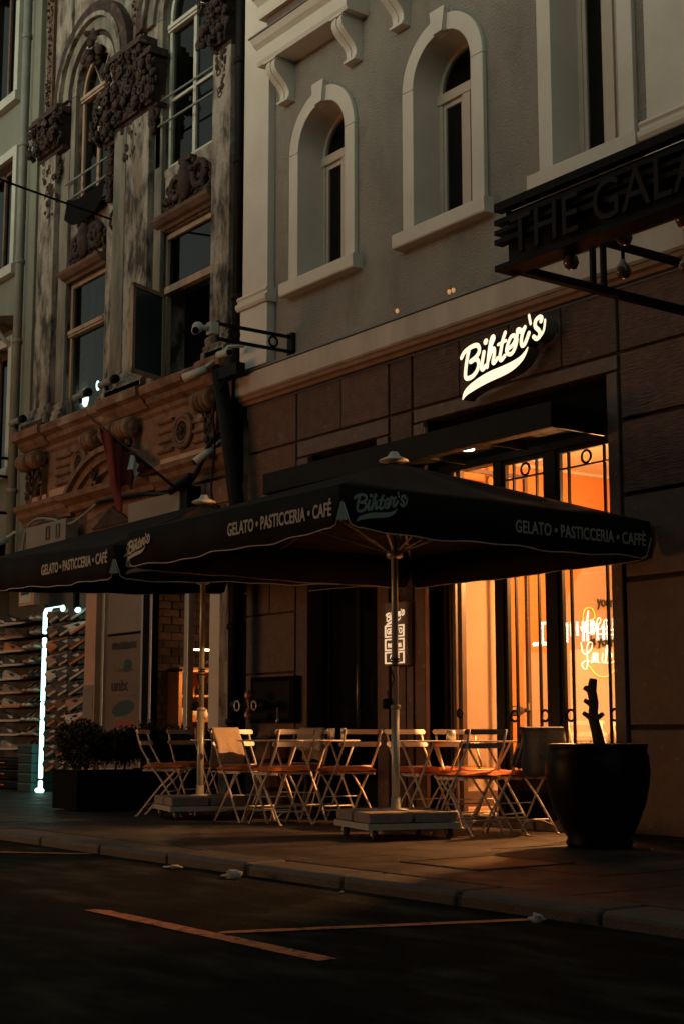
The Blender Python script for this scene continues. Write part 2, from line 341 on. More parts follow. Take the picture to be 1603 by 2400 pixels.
SCRIPT = [([(-0.465, 0.097), (-0.42, 0.14), (-0.338, 0.165), (-0.267, 0.168), (-0.232, 0.144), (-0.231, 0.099), (-0.275, 0.061), (-0.346, 0.037)], 0.0264), ([(-0.36, 0.156), (-0.389, 0.066), (-0.409, -0.019), (-0.413, -0.084), (-0.387, -0.108), (-0.321, -0.102), (-0.266, -0.069), (-0.239, -0.024), (-0.243, 0.021), (-0.28, 0.045), (-0.335, 0.034)], 0.0264), ([(-0.165, 0.082), (-0.184, 0.016), (-0.199, -0.043), (-0.183, -0.066), (-0.143, -0.043)], 0.0264), ([(-0.141, 0.17), (-0.134, 0.173)], 0.033), ([(-0.093, 0.041), (-0.06, 0.129), (-0.03, 0.173), (-0.035, 0.195), (-0.059, 0.187), (-0.09, 0.106), (-0.122, -0.058)], 0.022), ([(-0.11, -0.006), (-0.061, 0.071), (-0.029, 0.084), (-0.028, 0.035), (-0.047, -0.023), (-0.032, -0.04), (0.01, -0.009)], 0.0242), ([(0.116, 0.195), (0.084, 0.134), (0.055, 0.039), (0.043, -0.013), (0.062, -0.034), (0.105, -0.008)], 0.0242), ([(0.025, 0.109), (0.125, 0.123)], 0.0176), ([(0.141, 0.042), (0.207, 0.064), (0.244, 0.106), (0.232, 0.144), (0.191, 0.14), (0.149, 0.084), (0.133, 0.03), (0.157, -0.003), (0.201, -0.003), (0.242, 0.042), (0.264, 0.101)], 0.0231), ([(0.248, 0.062), (0.27, 0.143), (0.276, 0.184), (0.306, 0.179), (0.316, 0.154), (0.367, 0.185)], 0.022), ([(0.367, 0.185), (0.332, 0.129), (0.319, 0.068), (0.333, 0.033), (0.368, 0.05), (0.415, 0.125)], 0.0242), ([(0.42, 0.276), (0.438, 0.201)], 0.0176), ([(0.564, 0.193), (0.574, 0.219), (0.546, 0.233), (0.501, 0.211), (0.495, 0.163), (0.537, 0.119), (0.551, 0.081), (0.511, 0.054), (0.473, 0.08)], 0.0242), ([(0.613, 0.191), (0.595, 0.106), (0.541, 0.055)], 0.0154)]
SWOOSH = [(-0.439, -0.293, 0.0051), (-0.389, -0.236, 0.0289), (-0.269, -0.193, 0.0408), (-0.098, -0.157, 0.0459), (0.09, -0.137, 0.0442), (0.213, -0.116, 0.0391), (0.315, -0.08, 0.0272), (0.376, -0.032, 0.0153), (0.405, 0.006, 0.0051)]
def script_logo(face, side, org, right, up, s, depth, wk=.82):
    """flat stroked script lettering: front faces into 'face', returns into 'side' (or None)"""
    right = Vector(right).normalized(); up = Vector(up).normalized(); nrm = right.cross(up); org = Vector(org)
    T = lambda u, v, d: org + right * (u * s) + up * (v * s) + nrm * d
    items = [([(p[0], p[1], wd * wk) for p in pts], True) for pts, wd in SCRIPT] + [(SWOOSH, False)]
    for idx, (pts, cap) in enumerate(items):
        sp = spline(pts, 5); L = []; Rr = []
        for i, p in enumerate(sp):
            a = sp[max(i - 1, 0)]; b = sp[min(i + 1, len(sp) - 1)]; t = Vector((b.x - a.x, b.y - a.y)); t.normalize()
            wv = p.z; L.append((p.x - t.y * wv, p.y + t.x * wv)); Rr.append((p.x + t.y * wv, p.y - t.x * wv))
        capE = []; capS = []
        if cap:
            for (lst, i, sg) in ((capE, -1, 1), (capS, 0, -1)):
                p = sp[i]; q = sp[-2 if i == -1 else 1]; t = Vector((p.x - q.x, p.y - q.y)).normalized(); nn = Vector((-t.y, t.x))
                for k in range(1, 6):
                    a = math.pi * k / 6; e = nn * math.cos(a) * p.z + t * math.sin(a) * p.z
                    lst.append((p.x + e.x, p.y + e.y))
        d = depth + idx * .0012 * min(1, s)
        n = len(L)
        face.add([T(*q, d) for q in L] + [T(*q, d) for q in Rr], [(n + i, n + i + 1, i + 1, i) for i in range(n - 1)])
        if capE: face.add([T(*L[-1], d)] + [T(*q, d) for q in capE] + [T(*Rr[-1], d)], [tuple(reversed(range(7)))])
        if capS: face.add([T(*Rr[0], d)] + [T(*q, d) for q in capS] + [T(*L[0], d)], [tuple(reversed(range(7)))])
        if side is not None:
            loop = L + capE + list(reversed(Rr)) + capS; m = len(loop)
            side.add([T(*q, d - .0008) for q in loop] + [T(*q, 0) for q in loop], [(i, (i + 1) % m, m + (i + 1) % m, m + i) for i in range(m)])
LAMPW = 10.0; PENDW = 40.0; DOORW = 1300.0; OPPSIGN = 18.0; OPPWARM = 8.5
# ================= GROUND =================
def sheet(name, x0, x1, y0, y1, z, m, nx=1, ny=1):
    mb = MB(); mb.add([(x0, y0, z), (x1, y0, z), (x1, y1, z), (x0, y1, z)], [(0, 1, 2, 3)])
    return kind(mb.build(name, m), 'structure')
sheet('road', -150, 120, -120, -3.56, -.07, 'asphalt')
kind(MB().box(-60, 30, -3.50, 6, -.30, -.012).build('pavement', 'joint'), 'structure')
kind(MB().box(-60, 30, -12.2, -8.0, -.30, -.004).build('far_pavement', 'paving'), 'structure')
pav = bpy.data.objects['pavement']
rnd = random.Random(3)
slabmesh = []
for k in range(4):
    mb = MB(); mb.box(-.598, .598, -.398, .398, -.05, 0); 
    me = mb.build('paving_slab', 'paving', None, None, bevel=.004); slabmesh.append(me.data); bpy.data.objects.remove(me)
ry = -3.22
row = 0
while ry < .0:
    x = -24 + (row % 2) * .6
    while x < -2.0:
        if ry + .81 > 0.05: y1 = .0
        o = bpy.data.objects.new('paving_slab', slabmesh[rnd.randrange(4)]); COL.objects.link(o); o.parent = pav
        o.location = (x, ry + .4, rnd.uniform(-.0025, .0025)); o.rotation_euler = (rnd.uniform(-.001, .001), rnd.uniform(-.001, .001), 0)
        x += 1.204
    ry += .804; row += 1
# kerb stones
kb = kind(MB().box(-60, 30, -3.545, -3.24, -.28, -.02).build('kerb', 'joint'), 'structure')
ks = MB(); ks.box(-.485, .485, -3.56, -3.235, -.2, .004); kso = ks.build('kerb_stone', 'kerb', None, None, bevel=.03); ksm = kso.data; bpy.data.objects.remove(kso)
x = -26.
while x < -1:
    o = bpy.data.objects.new('kerb_stone', ksm); COL.objects.link(o); o.parent = kb
    o.location = (x, rnd.uniform(-.008, .004), rnd.uniform(-.008, .006)); o.rotation_euler = (0, rnd.uniform(-.004, .004), rnd.uniform(-.004, .004)); x += .985
    b = o.modifiers.new('bevel', 'BEVEL'); b.width = .03; b.segments = 3
def paint(pts, wd, name='road_marking'):
    a, b = Vector(pts[0]), Vector(pts[1]); d = (b - a).normalized(); n = Vector((-d.y, d.x)) * wd / 2
    k = 26; L = []; Rr = []
    for i in range(k + 1):
        p = a.lerp(b, i / k); L.append((*(p + n * rnd.uniform(.90, 1.06)), -.066)); Rr.append((*(p - n * rnd.uniform(.90, 1.06)), -.066))
    L[0] = (*(a + n * .2), -.066)
    mb = MB(); mb.add(L + Rr, [(i, k + 1 + i, k + 2 + i, i + 1) for i in range(k)]); o = mb.build(name, 'marking'); kind(o, 'structure'); return o
paint([(-6.73, -5.12), (-4.74, -5.13)], .10)
paint([(-5.64, -5.07), (-5.15, -3.62)], .08).location.z = .0015
paint([(-10.9, -4.6), (-9.75, -3.62)], .085)
# drain cover in the pavement
t = empty('access_cover', (-6.9, -2.35, 0), 'flat square steel access cover set in the pavement right of the parasol base', 'access cover')
MB().box(-7.25, -6.6, -2.72, -2.02, -.02, .0075).build('cover_plate', 'iron', t, bevel=.003)
fr = MB()
for b in ((-7.29, -7.255, -2.76, -1.98), (-6.595, -6.56, -2.76, -1.98), (-7.255, -6.595, -2.76, -2.725), (-7.255, -6.595, -2.015, -1.98)): fr.box(b[0], b[1], b[2], b[3], -.02, .010)
fr.build('cover_frame', 'paving', t)
# litter in the gutter
def litter(x, y, s, lab, flat=.35):
    mb = MB(); mb.blob((x, y, -.066 + s * flat * .5), s, s * .6, s * flat, 9, 6, .35); mb.blob((x - s * .9, y - s * .2, -.066 + s * flat * .25), s * .7, s * .35, s * flat * .4, 8, 5, .4)
    tag(mb.build('crumpled_paper', 'paper', None, (x, y, -.066)), lab, 'litter', 'crumpled litter in the gutter')
litter(-8.40, -3.70, .07, 'flat scrap of pale litter in the gutter, left of the two bigger scraps', .22)
litter(-7.66, -3.72, .065, 'crumpled white paper scrap in the gutter below the near parasol base', .5)
litter(-5.10, -3.68, .04, 'small grey scrap at the kerb end of the short orange line', .6)
litter(-6.6, -3.70, .014, 'tiny white crumb of litter in the gutter beneath the access cover', .6)

# ================= CAFE BUILDING (A) =================
A = empty('cafe_building', (-9, 0, 0), 'pale stucco building with brown granite ground floor and arched upper windows', 'building')
AX0, AX1 = -13.42, 24.0
# openings
arcs = [(-12.4, -11.52), (-10.46, -9.62)]
ZS, ZR = 5.52, 7.0
h1 = arch_poly(-12.385, -11.545, 5.5, 6.93); h2 = arch_poly(-10.435, -9.595, 5.5, 6.93)
h3 = [(-8.56, 5.5), (-7.80, 5.5), (-7.80, 7.62), (-8.56, 7.62)]
hub = [(-12.55, 8.6), (-11.35, 8.6), (-11.35, 10.6), (-12.55, 10.6)]; hub2 = [(-10.6, 8.6), (-9.4, 8.6), (-9.4, 10.6), (-10.6, 10.6)]
mb = MB(); wall_panel(mb, AX0, AX1, 4.45, 14.0, 0.0, .36, [h1, h2, h3, hub, hub2]); mb.build('stucco_wall', 'stucco', A)
mb = MB(); mb.add([(AX0, 0, 4.2), (AX0, 0, 14), (AX0, 8, 14), (AX0, 8, 0), (AX0, .4, 0), (AX0, .4, 4.2)], [(0, 1, 2, 3, 4, 5)]); mb.add([(AX0, 0, 14), (AX1, 0, 14), (AX1, 8, 14), (AX0, 8, 14)], [(0, 1, 2, 3)])
mb.build('side_wall', 'stucco', A)
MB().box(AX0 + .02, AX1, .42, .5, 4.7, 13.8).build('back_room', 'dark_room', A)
# window units
def win_unit(name, x0, x1, z0, zs, y, arched, parent, label=None):
    f = MB(); c = (x0 + x1) / 2; fw_ = .055
    f.box(x0, x0 + fw_, y, y + .06, z0, zs); f.box(x1 - fw_, x1, y, y + .06, z0, zs); f.box(x0, x1, y + .001, y + .061, z0, z0 + fw_)
    f.box(x0, x1, y - .02, y + .06, zs - .10, zs)
    f.box(c - .055, c + .055, y - .012, y + .05, z0 + fw_, zs - .1)
    # sashes
    for a, b in ((x0 + fw_, c - .055), (c + .055, x1 - fw_)):
        f.box(a, a + .04, y + .012, y + .05, z0 + fw_, zs - .1); f.box(b - .04, b, y + .012, y + .05, z0 + fw_, zs - .1)
        f.box(a, b, y + .014, y + .048, z0 + fw_, z0 + fw_ + .05); f.box(a, b, y + .014, y + .048, zs - .15, zs - .1)
    if arched: arch_band(f, c, zs, (x1 - x0) / 2 - fw_, (x1 - x0) / 2, y, y + .06)
    o = f.build('window', 'winframe', parent, bevel=.004)
    g = MB(); g.add([(x0, y + .035, z0), (x1, y + .035, z0), (x1, y + .035, zs), (x0, y + .035, zs)], [(0, 1, 2, 3)]); 
    if arched:
        ap = arch_poly(x0, x1, zs, zs)[2:]; g.add([(p[0], y + .035, p[1]) for p in ap], [tuple(range(len(ap)))])
    g.build('pane', 'glass', o)
    return o
def surround(x0, x1, z0, zs, arched, parent, wd=.165, proud=.05):
    s = MB(); s.box(x0 - wd, x0, -proud, .0, z0, zs); s.box(x1, x1 + wd, -proud, .0, z0, zs)
    c = (x0 + x1) / 2; r = (x1 - x0) / 2
    if arched: arch_band(s, c, zs, r, r + wd, -proud, 0, 28)
    else: s.box(x0 - wd, x1 + wd, -proud - .001, 0, zs, zs + wd)
    o = s.build('window_surround', 'trim', parent, bevel=.006)
    rv = MB()   # smooth reveal lining
    pl = arch_poly(x0 + .003, x1 - .003, z0, zs, 28) if arched else [(x0 + .003, z0), (x1 - .003, z0), (x1 - .003, zs), (x0 + .003, zs)]
    n = len(pl); rv.add([(p[0], -proud + .002, p[1]) for p in pl] + [(p[0], .33, p[1]) for p in pl], [(i, (i + 1) % n, n + (i + 1) % n, n + i) for i in range(n)])
    rv.build('reveal', 'trim', o)
    if arched:
        MB().prism([(c - .075, zs + r - .02), (c + .075, zs + r - .02), (c + .10, zs + r + wd + .045), (c - .10, zs + r + wd + .045)], -proud - .045, .0).build('keystone', 'trim', o, bevel=.006)
    si = MB(); si.profile_x([(-.115, z0 - .145), (-.125, z0 - .13), (-.125, z0 - .012), (-.115, z0), (.33, z0 + .004), (.33, z0 - .02), (0, z0 - .145)], x0 - wd - .075, x1 + wd + .075)
    si.build('sill', 'trim', o, bevel=.005)
for (a, b) in ((-12.385, -11.545), (-10.435, -9.595)):
    surround(a, b, 5.52, 6.93, True, A); win_unit('w', a + .004, b - .004, 5.522, 6.93, .27, True, A)
surround(-8.56, -7.80, 5.52, 7.62, False, A); win_unit('w', -8.556, -7.804, 5.522, 7.6, .27, False, A)
for (a, b) in ((-12.55, -11.35), (-10.6, -9.4)):
    surround(a, b, 8.72, 10.5, False, A, .14); win_unit('w', a + .004, b - .004, 8.722, 10.49, .27, False, A)
# pilasters with base mouldings
for (a, b) in ((-13.40, -12.90), (-7.47, -6.7)):
    p = MB(); p.box(a, b, -.09, 0, 5.56, 14); po = p.build('pilaster', 'trim', A, bevel=.006)
    q = MB(); q.profile_x([(0, 5.40), (-.13, 5.40), (-.15, 5.43), (-.15, 5.47), (-.12, 5.49), (-.12, 5.51), (-.14, 5.53), (-.12, 5.56), (0, 5.56)], a - .05, b + .05); q.build('base_moulding', 'trim', po)
    r_ = MB(); r_.box(a - .02, b + .02, -.105, 0, 4.72, 5.40); r_.build('plinth', 'trim', po, bevel=.006)
# fascia band + flashing + moulding
MB().profile_x([(0, 4.43), (-.10, 4.43), (-.12, 4.45), (-.12, 4.665), (0, 4.67)], AX0 - .12, AX1).build('fascia_band', 'band', A)
MB().profile_x([(0, 4.672), (-.135, 4.672), (-.135, 4.69), (0, 4.735)], AX0 - .13, AX1).build('flashing', 'flash', A)
MB().profile_x([(0, 4.33), (-.045, 4.335), (-.06, 4.365), (-.085, 4.385), (-.09, 4.427), (0, 4.427)], AX0 - .06, AX1).build('moulding', 'moulding', A)
# balcony ledge above first arch
bal = MB()
bal.profile_x([(0, 8.02), (-.26, 8.02), (-.28, 8.06), (-.28, 8.20), (-.33, 8.24), (-.37, 8.30), (0, 8.32)], -12.86, -11.20)
bo = bal.build('balcony_slab', 'trim', A)
MB().profile_x([(0, 8.322), (-.385, 8.302), (-.385, 8.318), (0, 8.345)], -12.875, -11.185).build('slab_flashing', 'flash', bo)
MB().box(-12.74, -11.30, -.22, 0, 8.345, 8.56).build('recessed_band', 'granite_smooth', bo)
MB().profile_x([(0, 8.56), (-.27, 8.56), (-.28, 8.60), (-.28, 8.70), (-.34, 8.76), (0, 8.78)], -12.84, -11.22).build('upper_slab', 'trim', bo)
MB().profile_x([(0, 8.781), (-.35, 8.762), (-.35, 8.775), (0, 8.80)], -12.85, -11.21).build('upper_flashing', 'flash', bo)
def corbel(x, zt, parent):
    pr = []
    for k in range(13):
        t_ = k / 12; z = zt - .40 * t_; y = -.245 + .17 * t_ - .045 * math.sin(t_ * math.pi * 2.0); pr.append((y, z))
    mb = MB()
    for j in range(4):
        a = x - .09 + j * .047; prj = [(y - (.012 if j % 2 else 0), z) for y, z in pr]
        mb.profile_x([(0, zt)] + prj + [(0, zt - .40)], a, a + .0465)
    mb.box(x - .11, x + .11, -.27, 0, zt, zt + .02 - .003); mb.box(x - .10, x + .10, -.10, 0, zt - .425, zt - .40)
    mb.build('bracket', 'trim', parent)
corbel(-12.62, 8.0, A); corbel(-11.40, 8.0, A); corbel(-10.63, 8.06, A); corbel(-9.4, 8.06, A)
MB().profile_x([(0, 8.08), (-.28, 8.08), (-.36, 8.30), (0, 8.32)], -10.85, -9.15).build('balcony_slab', 'trim', A)

# ---- granite ground floor ----
bk = MB()
wall_panel(bk, AX0 + .01, AX1, 0, 4.33, .035, .24, [[(-12.23, 0.02), (-11.1, 0.02), (-11.1, 3.62), (-12.23, 3.62)], [(-10.36, 0.02), (-8.07, 0.02), (-8.07, 3.66), (-10.36, 3.66)]])
bk.build('granite_backing', 'granite_joint', A)
J = .008
def block(x0, x1, z0, z1, m='granite', y=0.0, d=.034):
    MB().box(x0 + J, x1 - J, y, y + d, z0 + J, z1 - J).build('granite_block', m, A, bevel=.006)
# top course
for a, b in ((-13.40, -12.47), (-12.45, -11.68), (-11.68, -10.905), (-10.885, -10.55), (-10.53, -9.86), (-9.86, -9.20), (-9.20, -8.56), (-8.56, -7.935), (-7.915, -6.6), (-6.6, -5.3), (-5.3, -4.0)):
    block(a, b, 3.80, 4.325)
# lintel frames (smooth)
block(-12.45, -10.905, 3.615, 3.79, 'granite_smooth'); block(-10.53, -7.935, 3.655, 3.79, 'granite_smooth')
block(-12.45, -12.235, 0, 3.61, 'granite_smooth', -.006, .04); block(-11.095, -10.905, 0, 3.61, 'granite_smooth', -.006, .04)
block(-10.53, -10.365, 0, 3.65, 'granite_smooth', -.006, .04); block(-8.065, -7.935, 0, 3.65, 'granite_smooth', -.006, .04)
# left pier courses
for z0, z1 in ((3.2, 3.79), (2.6, 3.2), (2.02, 2.6), (1.40, 2.02), (.75, 1.40), (0, .75)):
    m_ = 'granite' if z0 > 2.5 else 'granite_smooth'
    if z1 <= 2.02 or z0 > 2.5: block(-13.40, -12.47, z0, z1, m_)
    else: block(-13.40, -12.95, z0, z1, m_); block(-12.95, -12.47, z0, z1, m_)
# middle pier
for z0, z1 in ((3.2, 3.79), (2.6, 3.2), (2.0, 2.6)): block(-10.885, -10.55, z0, z1, 'granite')
block(-10.885, -10.55, 1.42, 2.0, 'granite_smooth'); block(-10.885, -10.66, .1, 1.40, 'granite_smooth'); block(-10.66, -10.55, .1, 1.40, 'granite_smooth')
# right pier courses
for i, (z0, z1) in enumerate(((3.25, 3.79), (2.65, 3.23), (1.98, 2.63), (.84, 1.96), (0.02, .82))):
    xs = (-7.915, -6.7, -5.5, -4.2) if i % 2 else (-7.915, -6.4, -5.2, -4.0)
    for a, b in zip(xs, xs[1:]): block(a, b, z0, z1, 'granite' if i < 2 else 'granite_smooth')
# small blocks over the cafe reveal
MB().box(-12.23, -11.1, .20, .24, 3.25, 3.62).build('transom_panel', 'matte_black', A)
# entrance step
MB().box(-10.36, -8.07, -.02, .3, 0, .085).build('door_step', 'granite_smooth', A, bevel=.006)
MB().box(-12.23, -11.1, -.02, .3, 0, .10).build('door_step', 'granite_smooth', A, bevel=.006)

# ---- dark side door ----
d = MB(); x0, x1 = -12.225, -11.105; y = .20
for a, b, c, e in ((x0, x0 + .09, .1, 3.25), (x1 - .09, x1, .1, 3.25), (x0 + .09, x1 - .09, .1, .34), (x0 + .09, x1 - .09, 2.30, 2.38), (x0 + .09, x1 - .09, 3.17, 3.25), (-11.70, -11.63, .34, 2.30)):
    d.box(a, b, y, y + .06, c, e)
dd = d.build('side_door', 'black', A, bevel=.004)
MB().box(x0 + .09, x1 - .09, y + .025, y + .035, .34, 3.17).build('dark_pane', 'darkglass', dd)
MB().tube([(-11.60, y - .05, .95), (-11.60, y - .05, 1.45)], .012).tube([(-11.60, y - .05, 1.0), (-11.60, y, 1.0)], .008).tube([(-11.60, y - .05, 1.4), (-11.60, y, 1.4)], .008).build('handle', 'silver', dd)

# ---- shopfront: transom panel, posts, glazed leaves with ring ornaments ----
GY = .15
MB().box(-10.36, -8.07, GY - .02, GY + .05, 3.215, 3.655).build('transom_panel', 'matte_black', A)
sf = MB()
for a, b in ((-9.56, -9.45), (-8.905, -8.78), (-8.115, -8.07)): sf.box(a, b, GY - .035, GY + .06, .085, 3.215)
sf.box(-10.36, -8.07, GY - .045, GY + .07, 3.15, 3.218)
sf.build('shopfront_posts', 'black', A, bevel=.005)
def leaf(x0, x1, z0, z1, y, parent, axis='x', bars=(.10,), ringx=None, m='black', kick=True, name='glazed_leaf', zr=.93):
    """glazed leaf in plane y=const (axis x) or x=const (axis y)"""
    f = MB(); S = .038
    def B(mb, a, b, c, d_, t0=-.02, t1=.02):
        if axis == 'x': mb.box(a, b, y + t0, y + t1, c, d_)
        else: mb.box(y + t0, y + t1, a, b, c, d_)
    B(f, x0, x0 + S, z0, z1); B(f, x1 - S, x1, z0, z1); B(f, x0 + S, x1 - S, z1 - S, z1); B(f, x0 + S, x1 - S, z0, z0 + (.14 if kick else S))
    o = f.build(name, m, parent, bevel=.003)
    k = MB()
    for off in bars:
        B(k, x1 - S - off, x1 - S - off + .016, z0 + .1, z1 - S, -.012, .012)
        B(k, x0 + S + off - .016, x0 + S + off, z0 + .1, z1 - S, -.0125, .0125)
    B(k, x0 + S, x1 - S, z1 - S - .14, z1 - S - .126, -.011, .011)
    k.build('glazing_bar', m, o)
    nn = 'y' if axis == 'x' else 'x'
    def RG(u, z, r=.045):
        c = (u, y, z) if axis == 'x' else (y, u, z); MB().ring(c, r, .011, nn, 20, 6).build('ring_ornament', m, o)
    mid = (x0 + x1) / 2; RG(mid, z1 - S - .065, .052)
    for off in bars: RG(x1 - S - off / 2, zr, off / 2 - .004); RG(x0 + S + off / 2, zr, off / 2 - .004); RG(x1 - S - off / 2, z1 - .75, off / 2 - .004); RG(x0 + S + off / 2, z1 - .75, off / 2 - .004)
    g = MB(); B(g, x0 + S * .5, x1 - S * .5, z0 + S * .5, z1 - S * .5, -.003, .003); g.build('pane', 'shopglass', o)
    return o
leaf(-9.45, -8.905, .30, 3.15, GY, A); leaf(-8.78, -8.115, .30, 3.15, GY, A)
MB().box(-9.45, -8.905, GY - .03, GY + .05, .085, .30).box(-8.78, -8.115, GY - .03, GY + .05, .085, .30).build('kick_panel', 'matte_black', A)
# folded open leaves stacked at the left jamb, and the leaf standing open inside
for i, xx in enumerate((-10.33, -10.28, -10.235, -10.19)):
    MB().box(xx, xx + .022, .17, .27, .10, 3.14).build('folded_leaf_edge', 'black' if i % 2 else 'bronze', A, bevel=.003)
leaf(.36, 1.28, .12, 3.27, -10.36, A, 'y', (), m='bronze', kick=True, name='open_door_leaf')
MB().tube([(-10.30, 1.20, .93), (-10.30, 1.20, 1.07)], .014).tube([(-10.36, 1.2, 1.0), (-10.28, 1.2, 1.0)], .02).build('door_handle', 'iron', A)
fj = MB()
for xx, t in ((-10.145, .022), (-10.075, .014), (-10.03, .014)): fj.box(xx, xx + t, GY - .02, GY + .03, .085, 3.15)
fj.build('jamb_frame', 'bronze', A)
rj = MB(); rj.ring((-10.045, GY - .03, .96), .035, .010, 'y'); rj.build('ring_ornament', 'black', A)
# left jamb lining lit by the shop
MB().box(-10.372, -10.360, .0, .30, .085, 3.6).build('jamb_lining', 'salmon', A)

# ---- cafe interior ----
IX0, IX1, IY0, IY1, IZ = -11.0, -5.2, .27, 4.6, 3.52
it = MB(); it.box(IX0, IX1, IY0, IY1, -.02, .085); it.build('interior_floor', 'int_floor', A)
MB().box(IX0, IX1, IY0, IY1, IZ, IZ + .1).build('interior_ceiling', 'int_white', A)
# side wall: cream below, orange above with a slanting edge
w1 = MB(); w1.add([(IX0, IY0, .085), (IX0, IY1, .085), (IX0, IY1, 2.75), (IX0, 2.45, 2.30), (IX0, 2.10, 1.58), (IX0, 1.74, 1.58), (IX0, 1.74, .085)], [(0, 6, 5, 4, 3, 2, 1)][:0])
def poly3(pts): mb = MB(); tri = tessellate_polygon([[Vector((p[1], p[2], 0)) for p in pts]]); mb.add(pts, [tuple(t_) for t_ in tri]); return mb
poly3([(IX0, 1.80, .085), (IX0, IY1, .085), (IX0, IY1, 3.3), (IX0, 3.05, 2.98), (IX0, 2.50, 2.30), (IX0, 2.12, 1.60), (IX0, 1.80, 1.60)]).build('cream_wall', 'int_cream', A)
poly3([(IX0, 1.80, 1.60), (IX0, 2.12, 1.60), (IX0, 2.50, 2.30), (IX0, 3.05, 2.98), (IX0, IY1, 3.3), (IX0, IY1, IZ), (IX0, 1.42, IZ), (IX0, 1.42, .085), (IX0, 1.80, .085)]).build('orange_wall', 'int_orange', A)
MB().box(IX0 - .1, IX0 + .02, IY0, 1.42, .085, 3.1).build('cream_pier', 'int_cream', A)
MB().box(IX0 - .1, IX0 + .02, IY0, 1.42, 3.1, IZ).build('orange_pier_head', 'int_orange', A)
MB().box(IX0, IX1, IY1, IY1 + .1, 0, IZ).build('rear_wall', 'int_cream', A)
MB().box(IX1, IX1 + .1, IY0, IY1, 0, IZ).build('right_inner_wall', 'int_cream', A)
cr = MB()
for k in range(3): cr.box(IX0 + .02 + k * .03, IX0 + .045 + k * .03, 1.44, IY1, IZ - .03 - k * .0, IZ - .0001)
cr.build('ceiling_cornice', 'int_white', A)
MB().box(IX0 - .05, -10.375, .272, .285, .085, IZ).build('front_inner_wall', 'int_cream', A); MB().box(-8.07, IX1, .272, .285, .085, IZ).build('front_inner_wall', 'int_cream', A)
MB().box(-10.375, -8.07, .272, .285, 3.22, IZ).build('front_inner_wall', 'int_cream', A)

# ceiling lamps inside (visible fittings)
def ceiling_lamp(x, y, size, energy, lab, col=(1, .50, .20)):
    t = empty('ceiling_lamp', (x, y, IZ), lab, 'ceiling lamp', 'ceiling lamps in the cafe')
    MB().lathe([(.09, 0), (.10, -.02), (.10, -.05), (.085, -.055)], (x, y, IZ)).build('lamp_body', 'int_white', t)
    MB().lathe([(.08, -.056), (.08, -.06)], (x, y, IZ)).build('lamp_lens', 'lamp_warm', t)
    l = bpy.data.lights.new('lamp_light', 'AREA'); l.shape = 'DISK'; l.size = size; l.energy = energy; l.color = col; l.spread = R(170)
    o = bpy.data.objects.new('lamp_light', l); COL.objects.link(o); o.parent = t; o.location = (0, 0, -.07)
for (x, y, s) in ((-9.9, 1.1, 'above the open door leaf'), (-8.6, 1.1, 'above the right window pane'), (-9.6, 2.8, 'deep behind the left panes'), (-8.0, 2.9, 'deep behind the right pane')):
    ceiling_lamp(x, y, .16, LAMPW, 'round warm ceiling lamp in the cafe, ' + s)

for (x, y, s) in ((-7.35, .95, 'nearest the front glass'), (-7.2, 2.3, 'towards the rear of the room'), (-8.3, 3.6, 'beside the rear wall')):  # unseen globe lamps added for more side light on the chairs
    t = empty('added_globe_lamp', (x, y, 2.5), 'added warm globe lamp hanging unseen in the cafe, ' + s, 'pendant lamp', 'added globe lamps in the cafe')
    MB().blob((x, y, 2.5), .09, .09, .09, 16, 10).build('glass_globe', 'lamp_warm', t)
    MB().tube([(x, y, 2.59), (x, y, IZ)], .006, 6).build('cord', 'black', t)
    MB().lathe([(.03, .0), (.05, .02), (.03, .06)], (x, y, 2.56), 12).build('lamp_cap', 'black', t)
    l = bpy.data.lights.new('lamp_light', 'POINT'); l.shadow_soft_size = .10; l.energy = PENDW; l.color = (1, .50, .20)
    o = bpy.data.objects.new('lamp_light', l); COL.objects.link(o); o.parent = t; o.location = (0, 0, -.14)

t = empty('track_spotlight', (-8.62, 1.10, 2.62), 'small warm lamp hanging just inside the cafe door', 'lamp')
MB().tube([(-8.62, 1.10, 2.72), (-8.62, 1.10, IZ)], .008, 6).build('stem', 'black', t)
MB().lathe([(.02, .12), (.05, .10), (.07, .02), (.075, .0)], (-8.62, 1.10, 2.62), 16).build('shade', 'black', t)
MB().blob((-8.62, 1.10, 2.62), .04, .04, .04, 12, 8).build('bulb', 'lamp_warm', t)
l = bpy.data.lights.new('lamp_light', 'POINT'); l.shadow_soft_size = .05; l.energy = DOORW; l.color = (1, .41, .125)
o = bpy.data.objects.new('lamp_light', l); COL.objects.link(o); o.parent = t; o.location = (0, 0, -.06)
# ================= ORNATE OLD BUILDING (B) =================
B = empty('ornate_building', (-16.5, 0, 0), 'weathered ornate stone building with arched upper windows and carved capitals', 'building')
BX0, BX1, BY = -19.12, -13.60, .06
C17, C15 = -17.33, -14.78
uo1 = arch_poly(-17.96, -16.92, 7.75, 9.62, 22); uo2 = arch_poly(-15.50, -14.22, 7.72, 9.75, 22)
lo1 = [(-18.17, 4.98), (-17.04, 4.98), (-17.04, 6.95), (-18.17, 6.95)]; lo2 = [(-15.53, 4.98), (-14.26, 4.98), (-14.26, 6.92), (-15.53, 6.92)]
mb = MB(); wall_panel(mb, BX0, BX1, 4.9, 14.5, BY, .35, [uo1, uo2, lo1, lo2]); mb.build('plaster_wall', 'old_plaster', B)
mb = MB(); mb.add([(BX1, BY, 4.9), (BX1, BY, 14.5), (BX1, 7, 14.5), (BX1, 7, 0), (BX1, .3, 0), (BX1, .3, 4.9)], [(0, 1, 2, 3, 4, 5)])
mb.add([(BX0, 0, 14.5), (BX1, 0, 14.5), (BX1, 7, 14.5), (BX0, 7, 14.5)], [(0, 1, 2, 3)]); mb.build('side_wall', 'old_plaster', B)
